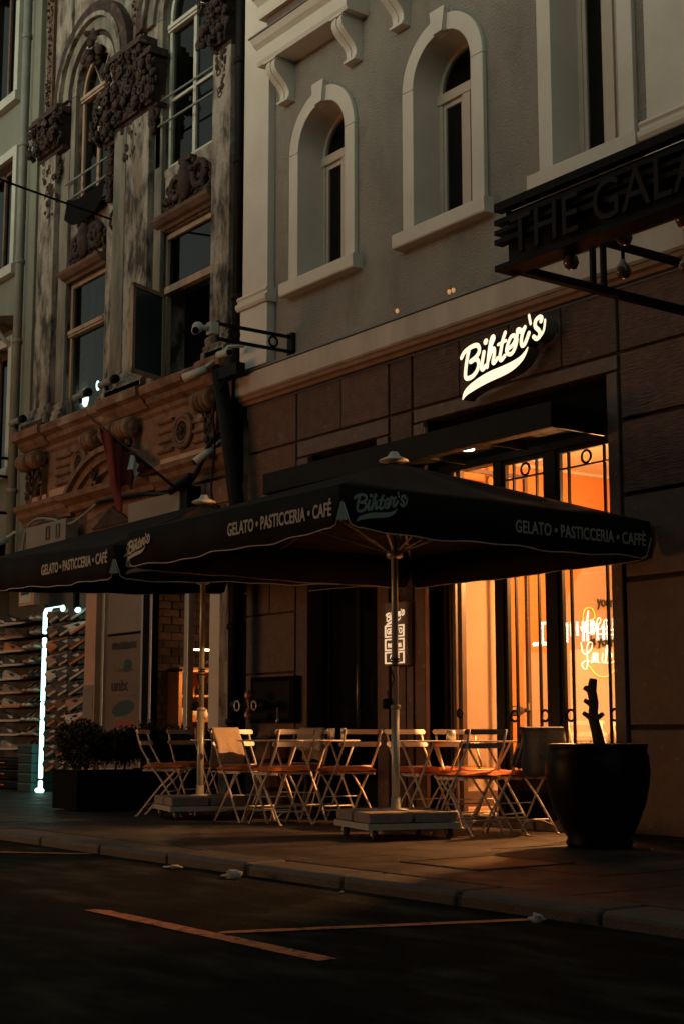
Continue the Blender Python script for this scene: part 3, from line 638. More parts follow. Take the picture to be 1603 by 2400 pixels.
MB().box(BX0 + .1, BX1 - .05, .9, 1.0, 4.7, 13).build('back_room', 'dark_room', B)
# pilasters
def pil(a, b, y=0.0, z0=5.0, z1=8.45, m='old_plaster'):
    y -= .05
    o = MB().box(a, b, y, BY - .002, z0 + .28, z1).build('pilaster', m, B, bevel=.008)
    q = MB(); q.profile_x([(BY, z0), (y - .08, z0), (y - .08, z0 + .07), (y - .05, z0 + .10), (y - .06, z0 + .14), (y - .02, z0 + .18), (y - .03, z0 + .24), (y, z0 + .28), (BY, z0 + .28)], a - .05, b + .05)
    q.build('pilaster_base', 'old_plaster', o); return o
pil(-18.95, -18.42, -.02, z1=8.9); pil(-18.40, -18.14, .06, z1=8.9, m='old_shaft')
pil(-16.90, -16.62, .04, m='old_plaster'); pil(-16.60, -16.28, -.03, z1=8.6, m='old_shaft'); pil(-16.26, -15.66, -.03, z1=8.6, m='old_plaster'); pil(-15.64, -15.46, .05, m='old_shaft')
pil(-14.12, -13.72, -.03, z1=8.7); pil(-13.71, -13.62, .03, m='old_shaft')
# arched mouldings over upper windows
for c, zs, r in ((-17.44, 9.62, .52), (-14.86, 9.75, .64)):
    for i, (r0, r1, y0, m) in enumerate(((r, r + .13, .0, 'old_plaster'), (r + .13, r + .20, .03, 'carved'), (r + .20, r + .37, -.03, 'old_shaft'), (r + .37, r + .44, -.09, 'old_plaster'), (r + .44, r + .60, -.07, 'carved'))):
        a = MB(); arch_band(a, c, zs, r0 + .002, r1 - .002, y0, BY - .001 - i * .001, 26); a.build('arch_moulding', m, B, bevel=.006)
    if True:
        j = MB(); [MB().box(u, u + .13, .0, BY, 7.78, zs).build('window_jamb', 'old_shaft', B, bevel=.006) for u in (c - r - .13, c + r)]
    # carved head (keystone)
    kx = MB(); rg = random.Random(5)
    for k in range(14): kx.blob((c + rg.uniform(-.12, .12), rg.uniform(-.08, .04), zs + r - .08 + rg.uniform(-.14, .34)), rg.uniform(.04, .09), rg.uniform(.04, .09), rg.uniform(.04, .1), 7, 5, .3)
    kx.build('carved_keystone', 'carved', B)
# capitals
def carve_cloud(xa, xb, ya, yb, za, zb, n, smin, smax, seed, taper=0.0, mb=None):
    rg = random.Random(seed); mb = mb or MB()
    smin *= .62; smax *= .62; n = int(n * 2.4)
    for k in range(n):
        t = rg.random(); z = za + (zb - za) * t; cxx = (xa + xb) / 2; hw = (xb - xa) / 2 * (1 - taper * (1 - t))
        x = cxx + rg.uniform(-hw, hw); s = rg.uniform(smin, smax)
        y = rg.uniform(ya, yb)
        if rg.random() < .45: mb.ring((x, y, z), s * .8, s * .34, 'y', 8, 5)
        else: mb.blob((x, y, z), s * rg.uniform(.6, 1.1), s * .8, s * rg.uniform(.7, 1.4), 6, 5, .3)
    return mb
def capital(a, b, z0, z1, seed, drip=0.3):
    c = MB(); y = -.16
    c.prism([(a + .03, z0), (b - .03, z0), (b + .02, z1 - .1), (a - .02, z1 - .1)], -.13, BY - .002)
    c.box(a - .07, b + .07, -.23, BY - .004, z1 - .08, z1 - .04); c.box(a - .04, b + .04, -.20, BY - .004, z1 - .04, z1 + .03)
    c.box(a - .03, b + .03, -.08, BY - .003, z0 - .05, z0)
    carve_cloud(a - .13, b + .11, -.26, -.12, z0 + .02, z1 - .10, int(46 * (b - a + .25)), .045, .10, seed, .15, c)
    o = c.build('capital', 'carved', B)
    if drip: carve_cloud(a + .06, b - .06, -.08, -.02, z0 - drip - .25, z0 - .03, 34, .04, .085, seed + 1, .6).build('carved_drop', 'carved', o)['kind'] = 'stuff'
capital(-18.95, -18.2, 8.95, 9.5, 11, .7); capital(-16.88, -16.62, 8.5, 9.15, 21, .55); capital(-16.55, -15.75, 8.62, 9.55, 12, .25); capital(-15.72, -15.48, 8.62, 9.3, 31, .1); capital(-14.12, -13.74, 8.75, 9.45, 13, .35)
# thin carved columns above capitals
for a, b, s in ((-18.92, -18.72, 3), (-16.25, -15.95, 4), (-13.98, -13.78, 8)):
    z0 = 9.58
    o = MB().box(a, b, -.02, BY - .003, z0, 14).build('upper_shaft', 'hood', B)
    carve_cloud(a + .02, b - .02, -.05, -.02, z0, 12.5, 60, .02, .04, s).build('carved_strip', 'carved', o)['kind'] = 'stuff'
MB().box(-18.70, -18.2, .02, BY - .0035, 9.56, 14).build('upper_shaft', 'old_plaster', B); MB().box(-15.93, -15.6, .02, BY - .0035, 9.56, 14).build('upper_shaft', 'old_plaster', B)
# windows
def old_window(x0, x1, z0, zs, y, arched, trans, mull=True, m='oldframe', bars=()):
    f = MB(); w_ = .06
    f.box(x0, x0 + w_, y, y + .07, z0, zs); f.box(x1 - w_, x1, y, y + .07, z0, zs); f.box(x0, x1, y + .001, y + .069, z0, z0 + .07); f.box(x0, x1, y - .03, y + .07, trans - .05, trans + .05)
    f.box(x0 + .02, x1 - .02, y - .05, y - .03, trans - .02, trans + .03)
    c = (x0 + x1) / 2
    if mull: f.box(c - .035, c + .035, y + .005, y + .065, z0, trans)
    for zb in bars: f.box(x0, x1, y + .01, y + .06, zb - .02, zb + .02)
    if arched:
        arch_band(f, c, zs, (x1 - x0) / 2 - w_, (x1 - x0) / 2, y, y + .07)
        for a in (R(60), R(120)): f.tube([(c, y + .03, zs + .03), (c + math.cos(a) * (x1 - x0) / 2, y + .03, zs + math.sin(a) * (x1 - x0) / 2)], .014, 5)
    else: f.box(x0, x1, y + .002, y + .07, zs - .06, zs)
    o = f.build('window', m, B, bevel=.004)
    g = MB(); g.add([(x0, y + .035, z0), (x1, y + .035, z0), (x1, y + .035, zs), (x0, y + .035, zs)], [(0, 1, 2, 3)])
    if arched: ap = arch_poly(x0, x1, zs, zs)[2:]; g.add([(p[0], y + .035, p[1]) for p in ap], [tuple(range(len(ap)))])
    g.build('pane', 'glass', o); return o
old_window(-17.94, -16.94, 7.76, 9.62, .10, True, 9.55); old_window(-15.48, -14.24, 7.73, 9.75, .10, True, 9.62, bars=(8.66,), m='whiteframe')
o = old_window(-18.15, -17.06, 5.0, 6.93, .10, False, 6.22, mull=False)
MB().box(-18.0, -17.0, .42, .43, 6.25, 6.9).build('blind', 'curtain', o)
MB().box(-15.35, -14.12, .45, .46, 7.75, 10.3).build('blind', 'curtain', B); MB().box(-17.8, -17.35, .5, .51, 7.8, 8.6).build('blind', 'curtain', B)
# right lower window: fixed transom, one casement swung open
f = MB(); x0, x1, y = -15.51, -14.28, .10
f.box(x0, x0 + .06, y, y + .07, 4.98, 6.9); f.box(x1 - .06, x1, y, y + .07, 4.98, 6.9); f.box(x0, x1, y + .001, y + .069, 4.98, 5.04); f.box(x0, x1, y - .03, y + .06, 6.13, 6.22); f.box(x0, x1, y + .002, y + .06, 6.84, 6.9)
o = f.build('window', 'oldframe', B, bevel=.004)
MB().box(x0 + .06, x1 - .06, .142, .148, 6.22, 6.84).build('pane', 'glass', o); MB().box(x0, x1, .42, .43, 6.22, 6.9).build('blind', 'curtain', o)
cs = MB(); hx, hy = -15.42, .06; a = R(-68); ux, uy = math.cos(a), math.sin(a); L_ = .62
P_ = lambda t, z: (hx + ux * t, hy + uy * t, z)
for t0, t1, z0, z1 in ((0, .05, 5.02, 6.12), (L_ - .05, L_, 5.02, 6.12), (0, L_, 5.02, 5.07), (0, L_, 6.07, 6.12)):
    m_ = ((t0 + t1) / 2, (z0 + z1) / 2); cs.obox(P_(*m_), (ux * (t1 - t0) / 2, uy * (t1 - t0) / 2, 0), (-uy * .02, ux * .02, 0), (0, 0, (z1 - z0) / 2))
co = cs.build('open_casement', 'oldframe', B)
gg = MB(); gg.obox(P_(L_ / 2, 5.57), (ux * (L_ / 2 - .04), uy * (L_ / 2 - .04), 0), (-uy * .004, ux * .004, 0), (0, 0, .52)); gg.build('casement_pane', pm('greenish_glass', (.035, .06, .055), (.02, .035, .034), scale=1.5, rough=.25), co)
# lintel hoods and carved crests
for (a, b, seed) in ((-18.14, -16.9, 41), (-15.5, -14.12, 43)):
    h = MB(); h.profile_x([(BY, 6.93), (.02, 6.93), (.0, 6.96), (-.05, 6.98), (-.10, 7.03), (-.11, 7.07), (BY, 7.09)], a - .03, b - .06); ho = h.build('window_hood', 'hood', B)
    c = (a + b) / 2
    k = carve_cloud(a + .12, b - .08, -.02, .10, 7.12, 7.45, 46, .05, .10, seed)
    k.blob((c, -.03, 7.40), .12, .09, .26, 9, 7, .1); k.ring((c - .26, 0, 7.38), .13, .045, 'y', 12, 6); k.ring((c + .28, 0, 7.40), .15, .045, 'y', 12, 6); k.box(c - .13, c + .14, -.06, .1, 7.62, 7.68)
    carve_cloud(c - .16, c + .2, -.04, .08, 7.4, 7.64, 12, .04, .08, seed + 2, 0, k)
    k.build('carved_crest', 'carved', ho)
# iron window bars
for z in (8.62, 8.30): MB().tube([(-15.6, -.03, z + .01), (-14.05, -.03, z - .02)], .015, 6).build('window_bar', 'pipe_grey', B)
for z in (8.35, 8.10): MB().tube([(-18.15, -.04, z), (-16.78, -.04, z)], .015, 6).build('window_bar', 'pipe_grey', B)
bn = MB(); n = 10
for i in range(n):
    t0, t1 = i / n, (i + 1) / n; zc = lambda t: 8.10 - .10 * math.sin(t * math.pi) - .02 * math.sin(t * 9)
    X0, X1 = -18.02 + 1.15 * t0, -18.02 + 1.15 * t1
    bn.add([(X0, -.06, zc(t0)), (X1, -.06, zc(t1)), (X1, -.10, zc(t1) - .30 - .1 * math.sin(t1 * 3)), (X0, -.10, zc(t0) - .30 - .1 * math.sin(t0 * 3)), (X0, .02, zc(t0) + .01), (X1, .02, zc(t1) + .01)], [(0, 1, 2, 3), (4, 5, 1, 0)])
tag(bn.build('hanging_banner', 'matte_black', None, (-17.4, 0, 8)), 'sagging black banner tied across the arched window of the ornate building', 'banner')
# sills under upper windows
for a, b in ((-18.05, -16.62), (-15.6, -13.9)): MB().profile_x([(BY, 7.62), (.05, 7.64), (.04, 7.71), (BY, 7.74)], a + .1, b - .1).build('sill', 'old_plaster', B)

# ---- main cornice ----
cz = MB(); cz.profile_x([(.3, 4.60), (.02, 4.60), (-.02, 4.64), (-.02, 4.69), (-.10, 4.74), (-.12, 4.80), (-.20, 4.84), (-.22, 4.92), (-.20, 4.95), (.3, 4.99)], BX0 - .12, BX1 + .0); cz.build('main_cornice', 'warm_lit_plaster', B)
for a, b in ((-19.2, -18.35), (-16.62, -15.55), (-14.15, -13.62)):
    q = MB(); q.profile_x([(.0, 4.70), (-.08, 4.70), (-.14, 4.76), (-.17, 4.81), (-.25, 4.84), (-.26, 4.92), (-.255, 4.955), (0, 4.995)], a, b); q.build('cornice_break', 'warm_lit_plaster', B)
    q = MB(); q.profile_x([(0, 4.996), (-.16, 4.996), (-.16, 5.06), (.1, 5.06)], a + .08, b - .08); q.build('pedestal', 'carved', B)
# frieze wall
MB().box(BX0, BX1, .02, .3, 3.32, 4.60).build('frieze_wall', 'warm_lit_plaster', B)
# scroll consoles
def scroll(c, z, w_=.30, n=3):
    s = MB()
    for j in range(n):
        x = c - w_ / 2 + w_ * (j + .5) / n; hw = w_ / n / 2 - .006
        prof = [(.115 * (1 - abs(k - 3) * .0), 0) for k in range(1)]
        s.lathe([(.085, -hw), (.125, -hw * .6), (.13, 0), (.125, hw * .6), (.085, hw)], (x, -.13, z), 20, True, 'x')
    s.lathe([(.03, -w_ / 2 - .012), (.05, -w_ / 2), (.05, w_ / 2), (.03, w_ / 2 + .012)], (c, -.13, z), 14, True, 'x')
    return s
for c, w_, n in ((-18.95, .26, 3), (-18.62, .22, 2), (-16.95, .30, 3), (-16.42, .26, 3), (-16.02, .34, 4), (-14.08, .36, 4)):
    o = scroll(c, 4.52, w_, n).build('scroll_console', 'warm_lit_plaster', B)
    k = MB(); k.prism([(c - w_ * .36, 4.45), (c + w_ * .36, 4.45), (c + w_ * .22, 4.02), (c, 3.94), (c - w_ * .22, 4.02)], -.07, .02); o2 = k.build('console_tail', 'warm_lit_plaster', o, bevel=.01)
    carve_cloud(c - w_ * .3, c + w_ * .3, -.12, -.07, 4.0, 4.42, 12, .03, .06, int(-c * 10), .4).build('carved_leaf', 'carved', o)
# fluted panels and rosettes
for (cx_, a, b) in ((-14.81, -15.42, -14.30), (-17.53, -18.25, -17.12)):
    for z in (4.13, 4.25, 4.37, 4.49):
        for (u, v) in ((a, cx_ - .24), (cx_ + .24, b)):
            MB().profile_x([(.02, z - .025), (-.015, z - .02), (-.03, z), (-.015, z + .02), (.02, z + .025)], u, v).build('flute', 'warm_lit_plaster', B)
    rs = MB(); rs.ring((cx_, -.01, 4.30), .19, .035, 'y', 28, 8); rs.ring((cx_, -.02, 4.30), .135, .018, 'y', 24, 6); ro = rs.build('rosette_ring', 'warm_lit_plaster', B)
    k = MB()
    for j in range(8): an = j * math.pi / 4; k.blob((cx_ + .075 * math.cos(an), -.0, 4.30 + .075 * math.sin(an)), .032, .04, .032, 6, 5, .1)
    k.blob((cx_, -.02, 4.30), .04, .05, .04, 8, 6); k.build('rosette_flower', 'carved', ro)
# segmental pediment
ped = MB(); zc_, r_ = 2.80, 1.57; a0 = math.acos(1.12 / r_)
for (ra, rb, y0) in ((r_ - .28, r_ - .17, -.06), (r_ - .17, r_ - .07, -.13), (r_ - .07, r_, -.20)): arch_band(ped, -16.5, zc_, ra, rb, y0, .02, 26, a0 + .02, math.pi - a0)
ped.build('curved_pediment', 'warm_lit_plaster', B)
# low cornice + architrave
lc = MB(); MB().profile_x([(.02, 3.62), (-.05, 3.63), (-.06, 3.68), (-.13, 3.74), (-.15, 3.80), (-.20, 3.84), (-.21, 3.90), (.02, 3.93)], BX0 - .05, -17.66).build('lower_cornice', 'warm_lit_plaster', B); lc.profile_x([(.02, 3.62), (-.05, 3.63), (-.06, 3.68), (-.13, 3.74), (-.15, 3.80), (-.20, 3.84), (-.21, 3.90), (.02, 3.93)], -15.36, BX1); lc.build('lower_cornice', 'warm_lit_plaster', B)
lb = MB(); lb.profile_x([(.02, 3.66), (-.08, 3.67), (-.10, 3.74), (-.24, 3.80), (-.26, 3.87), (.02, 3.90)], -17.66, -15.36); lb.build('pediment_base', 'warm_lit_plaster', B)
for g_ in ((-19.0, -18.45, -.05, .02, 3.935, 4.02), (-18.4, -17.7, -.03, .02, 3.935, 4.06), (-15.3, -14.2, -.03, .02, 3.935, 4.02)): MB().box(*g_).build('pale_block', 'salmon', B)
# rusticated blocks under the lower cornice
for i in range(9):
    x = -19.05 + i * .6
    MB().box(x + .01, min(x + .59, BX1 - .02), -.03, .02, 3.33, 3.60).build('stone_block', 'warm_lit_plaster', B, bevel=.01)
sp = MB(); sp.prism([(-17.0, 3.36), (-15.95, 3.36), (-16.48, 3.60)], -.07, -.03); sp.build('small_pediment', 'carved', B)
# ground floor: pillars
for a, b, z1 in ((-17.17, -16.87, 3.32),): MB().box(a, b, -.04, .3, 0, z1).build('pillar', 'salmon', B, bevel=.008)
MB().box(-17.165, -16.895, -.048, -.042, .93, 1.38).build('notice_sheet', 'board', B)
MB().box(-13.98, -13.60, .02, .3, 0, 3.32).build('end_pier', 'old_plaster', B)
MB().box(-19.05, -13.6, .05, .3, 3.05, 3.32).build('shop_lintel', 'matte_black', B)
# shop window with brand poster
pw = MB()
for a, b, m in ((-16.87, -16.80, 0), (-15.83, -15.76, 0), (-15.62, -15.56, 0), (-14.79, -14.70, 0)): pw.box(a, b, .04, .12, .0, 3.05)
pw.box(-16.8, -15.83, .04, .12, 0, .35); pw.box(-15.56, -13.98, .04, .12, 0, .30)
pw.build('shopfront_frame', 'silver', B, bevel=.004)
MB().box(-15.76, -15.62, .03, .14, 0, 3.05).box(-15.53, -15.50, .03, .1, .3, 3.05).build('dark_post', 'matte_black', B)
pn = MB(); pn.box(-16.8, -15.83, .085, .090, .35, 3.05); pn.build('frosted_panel', 'board', B)
po = MB().box(-16.76, -15.86, .070, .080, .40, 2.02).build('brand_poster', 'poster', B)
def flatbox(x0, x1, z0, z1, m, y=.066, name='printed_bar'): return MB().box(x0, x1, y, .0695, z0, z1).build(name, m, po)
def ragged(x0, x1, z0, z1, m, seed):
    rg = random.Random(seed); q = MB(); x = x0
    while x < x1: w_ = rg.uniform(.02, .05); q.box(x, min(x + w_ - .006, x1), .066, .0695, z0 + rg.uniform(0, .015), z1 - rg.uniform(0, .02)); x += w_
    q.build('printed_word', m, po)
flatbox(-16.74, -15.88, 1.98, 2.01, 'matte_black')
ragged(-16.62, -15.98, 1.80, 1.90, 'black_letter', 1); ragged(-16.55, -16.06, 1.52, 1.58, 'brownwall', 2)
q = MB(); q.lathe([(.0, -.0655), (.10, -.0655), (.10, -.0695)], (0, 0, 0), 20, False, 'y'); q.v = [(v[0] * 1.0 - 16.2, -v[1], v[2] * .8 + 1.60) for v in q.v]; q.build('printed_disc', 'teal_print', po)
text_obj('unix', .20, (-16.62, .066, 1.30), (1, 0, 0), (0, 0, 1), 'black_letter', 'printed_word', po, bold=.03, sx=1.25)
ragged(-16.45, -15.98, 1.22, 1.245, 'brownwall', 3)
q = MB(); q.lathe([(.0, 0), (.28, 0), (.28, .003)], (0, 0, 0), 28, False, 'y'); q.v = [(v[0] - 16.30, .0655 + v[1], v[2] * .33 + 1.08 + v[0] * .12) for v in q.v]; q.build('printed_oval', 'tealbox', po)
ragged(-16.5, -15.98, .86, .93, 'shoe_red', 4); ragged(-16.7, -15.98, .66, .74, 'black_letter', 5)
flatbox(-16.62, -16.12, .44, .60, 'black_letter'); MB().box(-16.58, -16.18, .063, .0655, .48, .56).build('orange_plate', 'shoe_orange', po)
text_obj('UNIBACA', .075, (-16.565, .0615, .492), (1, 0, 0), (0, 0, 1), 'black_letter', 'printed_word', po, bold=.03, sx=.95)
# glazed brick-lined shop to the right
MB().box(-15.50, -14.79, .075, .079, .30, 3.05).box(-14.70, -13.98, .0755, .079, .30, 3.05).build('shop_pane', 'shopglass', B)
rm = MB(); rm.box(-16.9, -16.88, .13, 2.2, 0, 3.1); rm.box(-13.66, -13.62, .13, 2.2, 0, 3.1); rm.box(-16.9, -13.6, .13, 2.2, 3.06, 3.1); rm.box(-16.9, -13.6, .1, 2.2, -.02, .03); rm.box(-16.9, -13.6, 2.36, 2.4, 0, 3.1); rm.build('shop_room', 'brownwall', B)
bm = MB().box(-.03, .03, -.115, .115, -.045, .045); bo_ = bm.build('brick', 'brick', None, bevel=.006); bmesh_ = bo_.data; bpy.data.objects.remove(bo_)
bw = MB().box(-16.90, -16.865, .14, 2.30, .03, 3.06).build('brick_backing', 'joint', B)
rg = random.Random(9)
for r_i in range(30):
    z = .09 + r_i * .102; x = .28 + (.125 if r_i % 2 else 0)
    while x < 2.2:
        if True:
            o = bpy.data.objects.new('brick', bmesh_); COL.objects.link(o); o.parent = bw; p0 = wloc(bw)
            o.location = (-16.85 + rg.uniform(-.015, .01) - p0.x, x - p0.y, z - p0.z); b_ = None
        x += .25
# white curved partition strip
cv = MB(); cv.prism([(-14.20, 0), (-13.98, 0), (-13.98, 3.05), (-14.42, 3.05), (-14.40, 2.95), (-14.30, 2.86), (-14.22, 2.72), (-14.19, 2.5)], .02, .05); cv.build('curved_partition', 'trim', B)
# warm shelf niche inside
sh = empty('bar_shelf', (-16.6, 1.45, 0), 'glowing orange wooden shelf of bottles inside the brick-lined shop', 'shelf')
s_ = MB(); Y0, Y1 = .98, 1.66; xa, xb = -16.80, -16.52
s_.box(xa, xb, Y0, Y0 + .05, .0, 1.60); s_.box(xa, xb, Y1 - .05, Y1, 0, 1.60); s_.box(xa, xb, Y0, Y1, 1.56, 1.62)
for z in (.32, .62, .92, 1.24): s_.box(xa, xb - .01, Y0 + .05, Y1 - .05, z, z + .025)
s_.build('shelf_frame', 'shelf_wood', sh); MB().box(xa - .02, xa, Y0, Y1, 0, 1.6).build('shelf_back', 'int_orange', sh)
for z, k in ((1.265, 5), (.945, 6), (.645, 6), (.345, 5)):
    for j in range(k):
        y = Y0 + .12 + j * (Y1 - Y0 - .24) / (k - 1) + rg.uniform(-.015, .015); hgt = rg.uniform(.12, .24); r_ = rg.uniform(.025, .045)
        kd = rg.choice(['bottle', 'bottle_white', 'matte_black', 'bottle_white']); o = MB().lathe([(r_, 0), (r_, hgt * .6), (r_ * .4, hgt * .75), (r_ * .4, hgt)], (-16.63, y, z), 10).build('bottle', kd, None, (-16.63, y, z))
        tag(o, {'bottle': 'amber', 'bottle_white': 'cream', 'matte_black': 'black'}[kd] + ' bottle, ' + ('first', 'second', 'third', 'fourth', 'fifth', 'sixth')[j] + ' from the left on the ' + {1.265: 'top', .945: 'second', .645: 'third', .345: 'lowest'}[z] + ' board of the glowing shelf', 'bottle', 'bottles on the glowing shelf')
l = bpy.data.lights.new('shelf_light', 'AREA'); l.shape = 'RECTANGLE'; l.size = .6; l.size_y = .1; l.energy = 36.0; l.color = (1, .46, .14)
lo = bpy.data.objects.new('shelf_light', l); COL.objects.link(lo); lo.location = (-16.15, 1.30, 1.80); lo.rotation_euler = (0, R(-28), 0)
MB().box(-16.20, -16.12, 1.0, 1.6, 1.815, 1.835).build('strip_lamp', 'lamp_warm', sh)
pdl = empty('pendant_bulb', (-14.62, .9, 2.05), 'clear glass pendant bulb with glowing filament hanging in the brick-lined shop', 'pendant lamp')
MB().lathe([(.02, .16), (.03, .12), (.05, .08), (.085, 0), (.075, -.06), (.03, -.10), (.005, -.105)], (-14.62, .9, 1.72), 16).build('glass_bulb', glass_mat('bulb_glass', (.9, .85, .75), 1.2), pdl)
MB().tube([(-14.62, .9, 1.80), (-14.63, .9, 1.73), (-14.61, .9, 1.68), (-14.62, .9, 1.80)], .006, 5).build('filament', 'lamp_warm', pdl)
MB().tube([(-14.62, .9, 1.88), (-14.62, .9, 3.06)], .006, 5).build('cord', 'black', pdl)

# ---- shoe shop at the left (ground floor) ----
MB().box(-21.5, -17.17, .95, 1.0, 0, 3.1).build('shop_back_wall', 'display_back', B)
MB().box(-17.30, -17.17, .3, 1.0, 0, 3.1).build('shop_side_wall', 'display_back', B)
MB().box(-21.5, -17.17, .1, 1.0, 3.06, 3.12).build('shop_ceiling', 'matte_black', B)

# ================= GREY-GREEN BUILDING (C) =================
Cb = empty('grey_building', (-22, 0, 0), 'grey-green rendered building at the far left with white framed windows', 'building')
holes = [[(-21.6, 10.45), (-20.12, 10.45), (-20.12, 12.6), (-21.6, 12.6)], [(-21.6, 7.70), (-20.05, 7.70), (-20.05, 9.42), (-21.6, 9.42)], [(-21.6, 4.6), (-19.98, 4.6), (-19.98, 6.45), (-21.6, 6.45)]]
mb = MB(); wall_panel(mb, -60, -19.14, 3.2, 15, .06, .3, holes); mb.build('rendered_wall', 'greenwall', Cb)
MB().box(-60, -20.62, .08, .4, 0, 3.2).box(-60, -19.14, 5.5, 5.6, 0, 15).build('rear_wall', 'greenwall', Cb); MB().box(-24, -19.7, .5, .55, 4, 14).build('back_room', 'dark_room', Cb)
MB().box(-24, -19.40, .06, .4, 2.95, 3.2).build('shop_lintel', 'greenwall', Cb)
for (x0, x1, z0, z1) in ((-21.6, -20.12, 10.45, 12.6), (-21.6, -20.05, 7.70, 9.42), (-21.6, -19.98, 4.6, 6.45)):
    f = MB(); f.box(x1, x1 + .13, -.02, .06, z0 - .14, z1 + .14); f.box(x0, x1, -.019, .06, z1, z1 + .14); f.box(x0, x1 + .14, -.05, .06, z0 - .15, z0); o = f.build('window_surround', 'whiteframe', Cb, bevel=.006)
    g = MB(); g.box(x1 - .07, x1, .2, .26, z0, z1); g.box(x0, x1, .201, .26, z0, z0 + .06); g.box((x0 + x1) / 2 - .03, (x0 + x1) / 2 + .03, .2, .255, z0, z1); g.box(x0, x1 - .07, .2, .252, z1 - .06, z1); w_ = g.build('window', 'brownwall', Cb)
    MB().box(x0, x1, .235, .238, z0, z1).build('pane', 'glass', w_)
# small hood with white brackets over the lowest window
h = MB(); h.profile_x([(.06, 6.72), (-.30, 6.74), (-.32, 6.80), (.06, 6.88)], -21.6, -19.78); ho = h.build('window_hood', 'brownwall', Cb)
for x in (-19.92, -20.35): MB().tube([(x, .04, 6.40), (x, -.10, 6.50), (x, -.22, 6.64), (x, -.26, 6.72)], .035, 7).build('hood_bracket', 'whiteframe', ho)
# juliet balcony railing
rl = MB()
for z in (4.72, 4.45, 3.92): rl.tube([(-21.8, -.28, z), (-19.82, -.28, z)], .022, 6); rl.tube([(-19.82, -.28, z), (-19.82, .06, z)], .022, 6)
for k in range(12): x = -19.86 - k * .17; rl.tube([(x, -.28, 3.92), (x, -.28, 4.62)], .012, 5); rl.blob((x, -.28, 4.65), .02, .02, .03, 6, 4)
rl.build('balcony_railing', 'black', Cb)
MB().box(-21.8, -19.72, -.35, .06, 3.12, 3.55).build('dark_awning_box', 'matte_black', Cb, bevel=.02)
MB().box(-19.40, -19.16, -.02, .06, 3.2, 15).build('corner_pilaster', 'greenwall', Cb, bevel=.01)
# drainpipes (top-level)
def pipe(x, y, z0, z1, r, m, lab, clips=(), bend=None):
    t = empty('drainpipe', (x, y, z0), lab, 'drainpipe')
    MB().tube([(x, y, z0), (x, y, z1)], r, 12).build('pipe', m, t)
    for z in clips:
        MB().lathe([(r, -.035), (r + .014, -.03), (r + .014, .03), (r, .035)], (x, y, z), 12).build('pipe_clip', m, t)
    return t
pipe(-19.52, -.08, 3.0, 15, .065, 'pipe_grey', 'grey-green drainpipe with clips running down the grey building', (4.2, 5.2, 6.4, 7.6, 9.4, 11.1))
pipe(-13.52, -.06, 3.5, 14, .07, 'black', 'black drainpipe in the gap between the ornate and the stucco building', (5.6, 7.2, 8.4, 9.8))
# ================= OPPOSITE SIDE OF THE STREET (seen only in reflections) =================
O = empty('opposite_building', (-12, -12.2, 0), 'plain dark building across the street, reflected in the shop glass', 'building')
ob = MB(); ob.box(-60, 24, -18, -12.2, 0, 9.2); ob.build('facade', 'brownwall', O)
op = MB()
for k in range(9):
    for z in (4.9,): x = -32 + k * 4.2; op.box(x, x + 1.3, -12.21, -12.18, z, z + 2.0)
op.build('window', 'darkglass', O)
sg = empty('opposite_sign', (-20.7, -12.1, 2.7), 'cool white lit shop sign across the street, reflected in the cafe window', 'shop sign')
MB().box(-22.2, -18.9, -12.19, -12.12, 2.45, 3.08).build('sign_back', 'matte_black', sg)
q = MB(); x = -19.0; rg = random.Random(4); Ys = -12.10
while x > -21.5:
    w_ = rg.choice([.05, .05, .05, .09]); q.box(x - w_, x, Ys - .02, Ys, 2.55 + rg.choice([0, 0, .12]), 2.95 - rg.choice([0, 0, .1]))
    x -= w_ + rg.choice([.06, .075, .11])
q.box(-22.0, -21.62, Ys - .02, Ys, 2.52, 2.60); q.box(-21.80, -21.70, Ys - .02, Ys, 2.60, 3.0); q.box(-21.80, -21.60, Ys - .0201, Ys, 2.94, 3.0)
q.build('sign_letters', pm('cool_sign_face', (.8, .9, .9), emit=(.42, 1.0, .90), estr=OPPSIGN), sg)
# ================= SIGNS AND FIXTURES ON THE CAFE =================
t = empty('script_sign', (-9.18, -.05, 4.0), "glowing cream Bihter's script letters with swoosh above the cafe window", 'shop sign')
fa, si = MB(), MB(); script_logo(fa, si, (-9.177, -.045, 3.99), (1, 0, 0), (0, 0, 1), 1.0, .115)
fa.build('letter_faces', 'sign_face', t); si.build('letter_returns', 'sign_side', t)
# steel canopy
t = empty('steel_canopy', (-10.1, 0, 3.14), 'long black steel canopy slab over the cafe and the side door', 'canopy')
c = MB(); c.box(-12.16, -8.075, -.61, -.585, 3.14, 3.345); c.box(-12.16, -8.075, -.585, -.50, 3.14, 3.155); c.box(-12.16, -8.075, -.585, -.50, 3.33, 3.345)
c.box(-12.16, -12.135, -.585, -.01, 3.14, 3.345); c.box(-8.10, -8.075, -.585, -.01, 3.14, 3.345)
c.build('fascia_beam', 'black', t, bevel=.004)
MB().box(-12.13, -8.105, -.50, -.01, 3.235, 3.26).build('soffit', 'matte_black', t)
for x in (-11.4, -10.6, -9.8, -9.0): MB().box(x, x + .03, -.50, -.01, 3.16, 3.23).build('rib', 'black', t)
for x, lab in ((-9.55, 'left'), (-8.95, 'right')):
    pass
dl = MB().lathe([(.05, 0), (.06, -.012), (.055, -.02), (.0, -.022)], (-9.47, -.25, 3.232), 16); tag(dl.build('downlight', 'lamp_cool', None, (-9.47, -.25, 3.23)), 'small cool white downlight in the canopy above the cafe window', 'downlight')
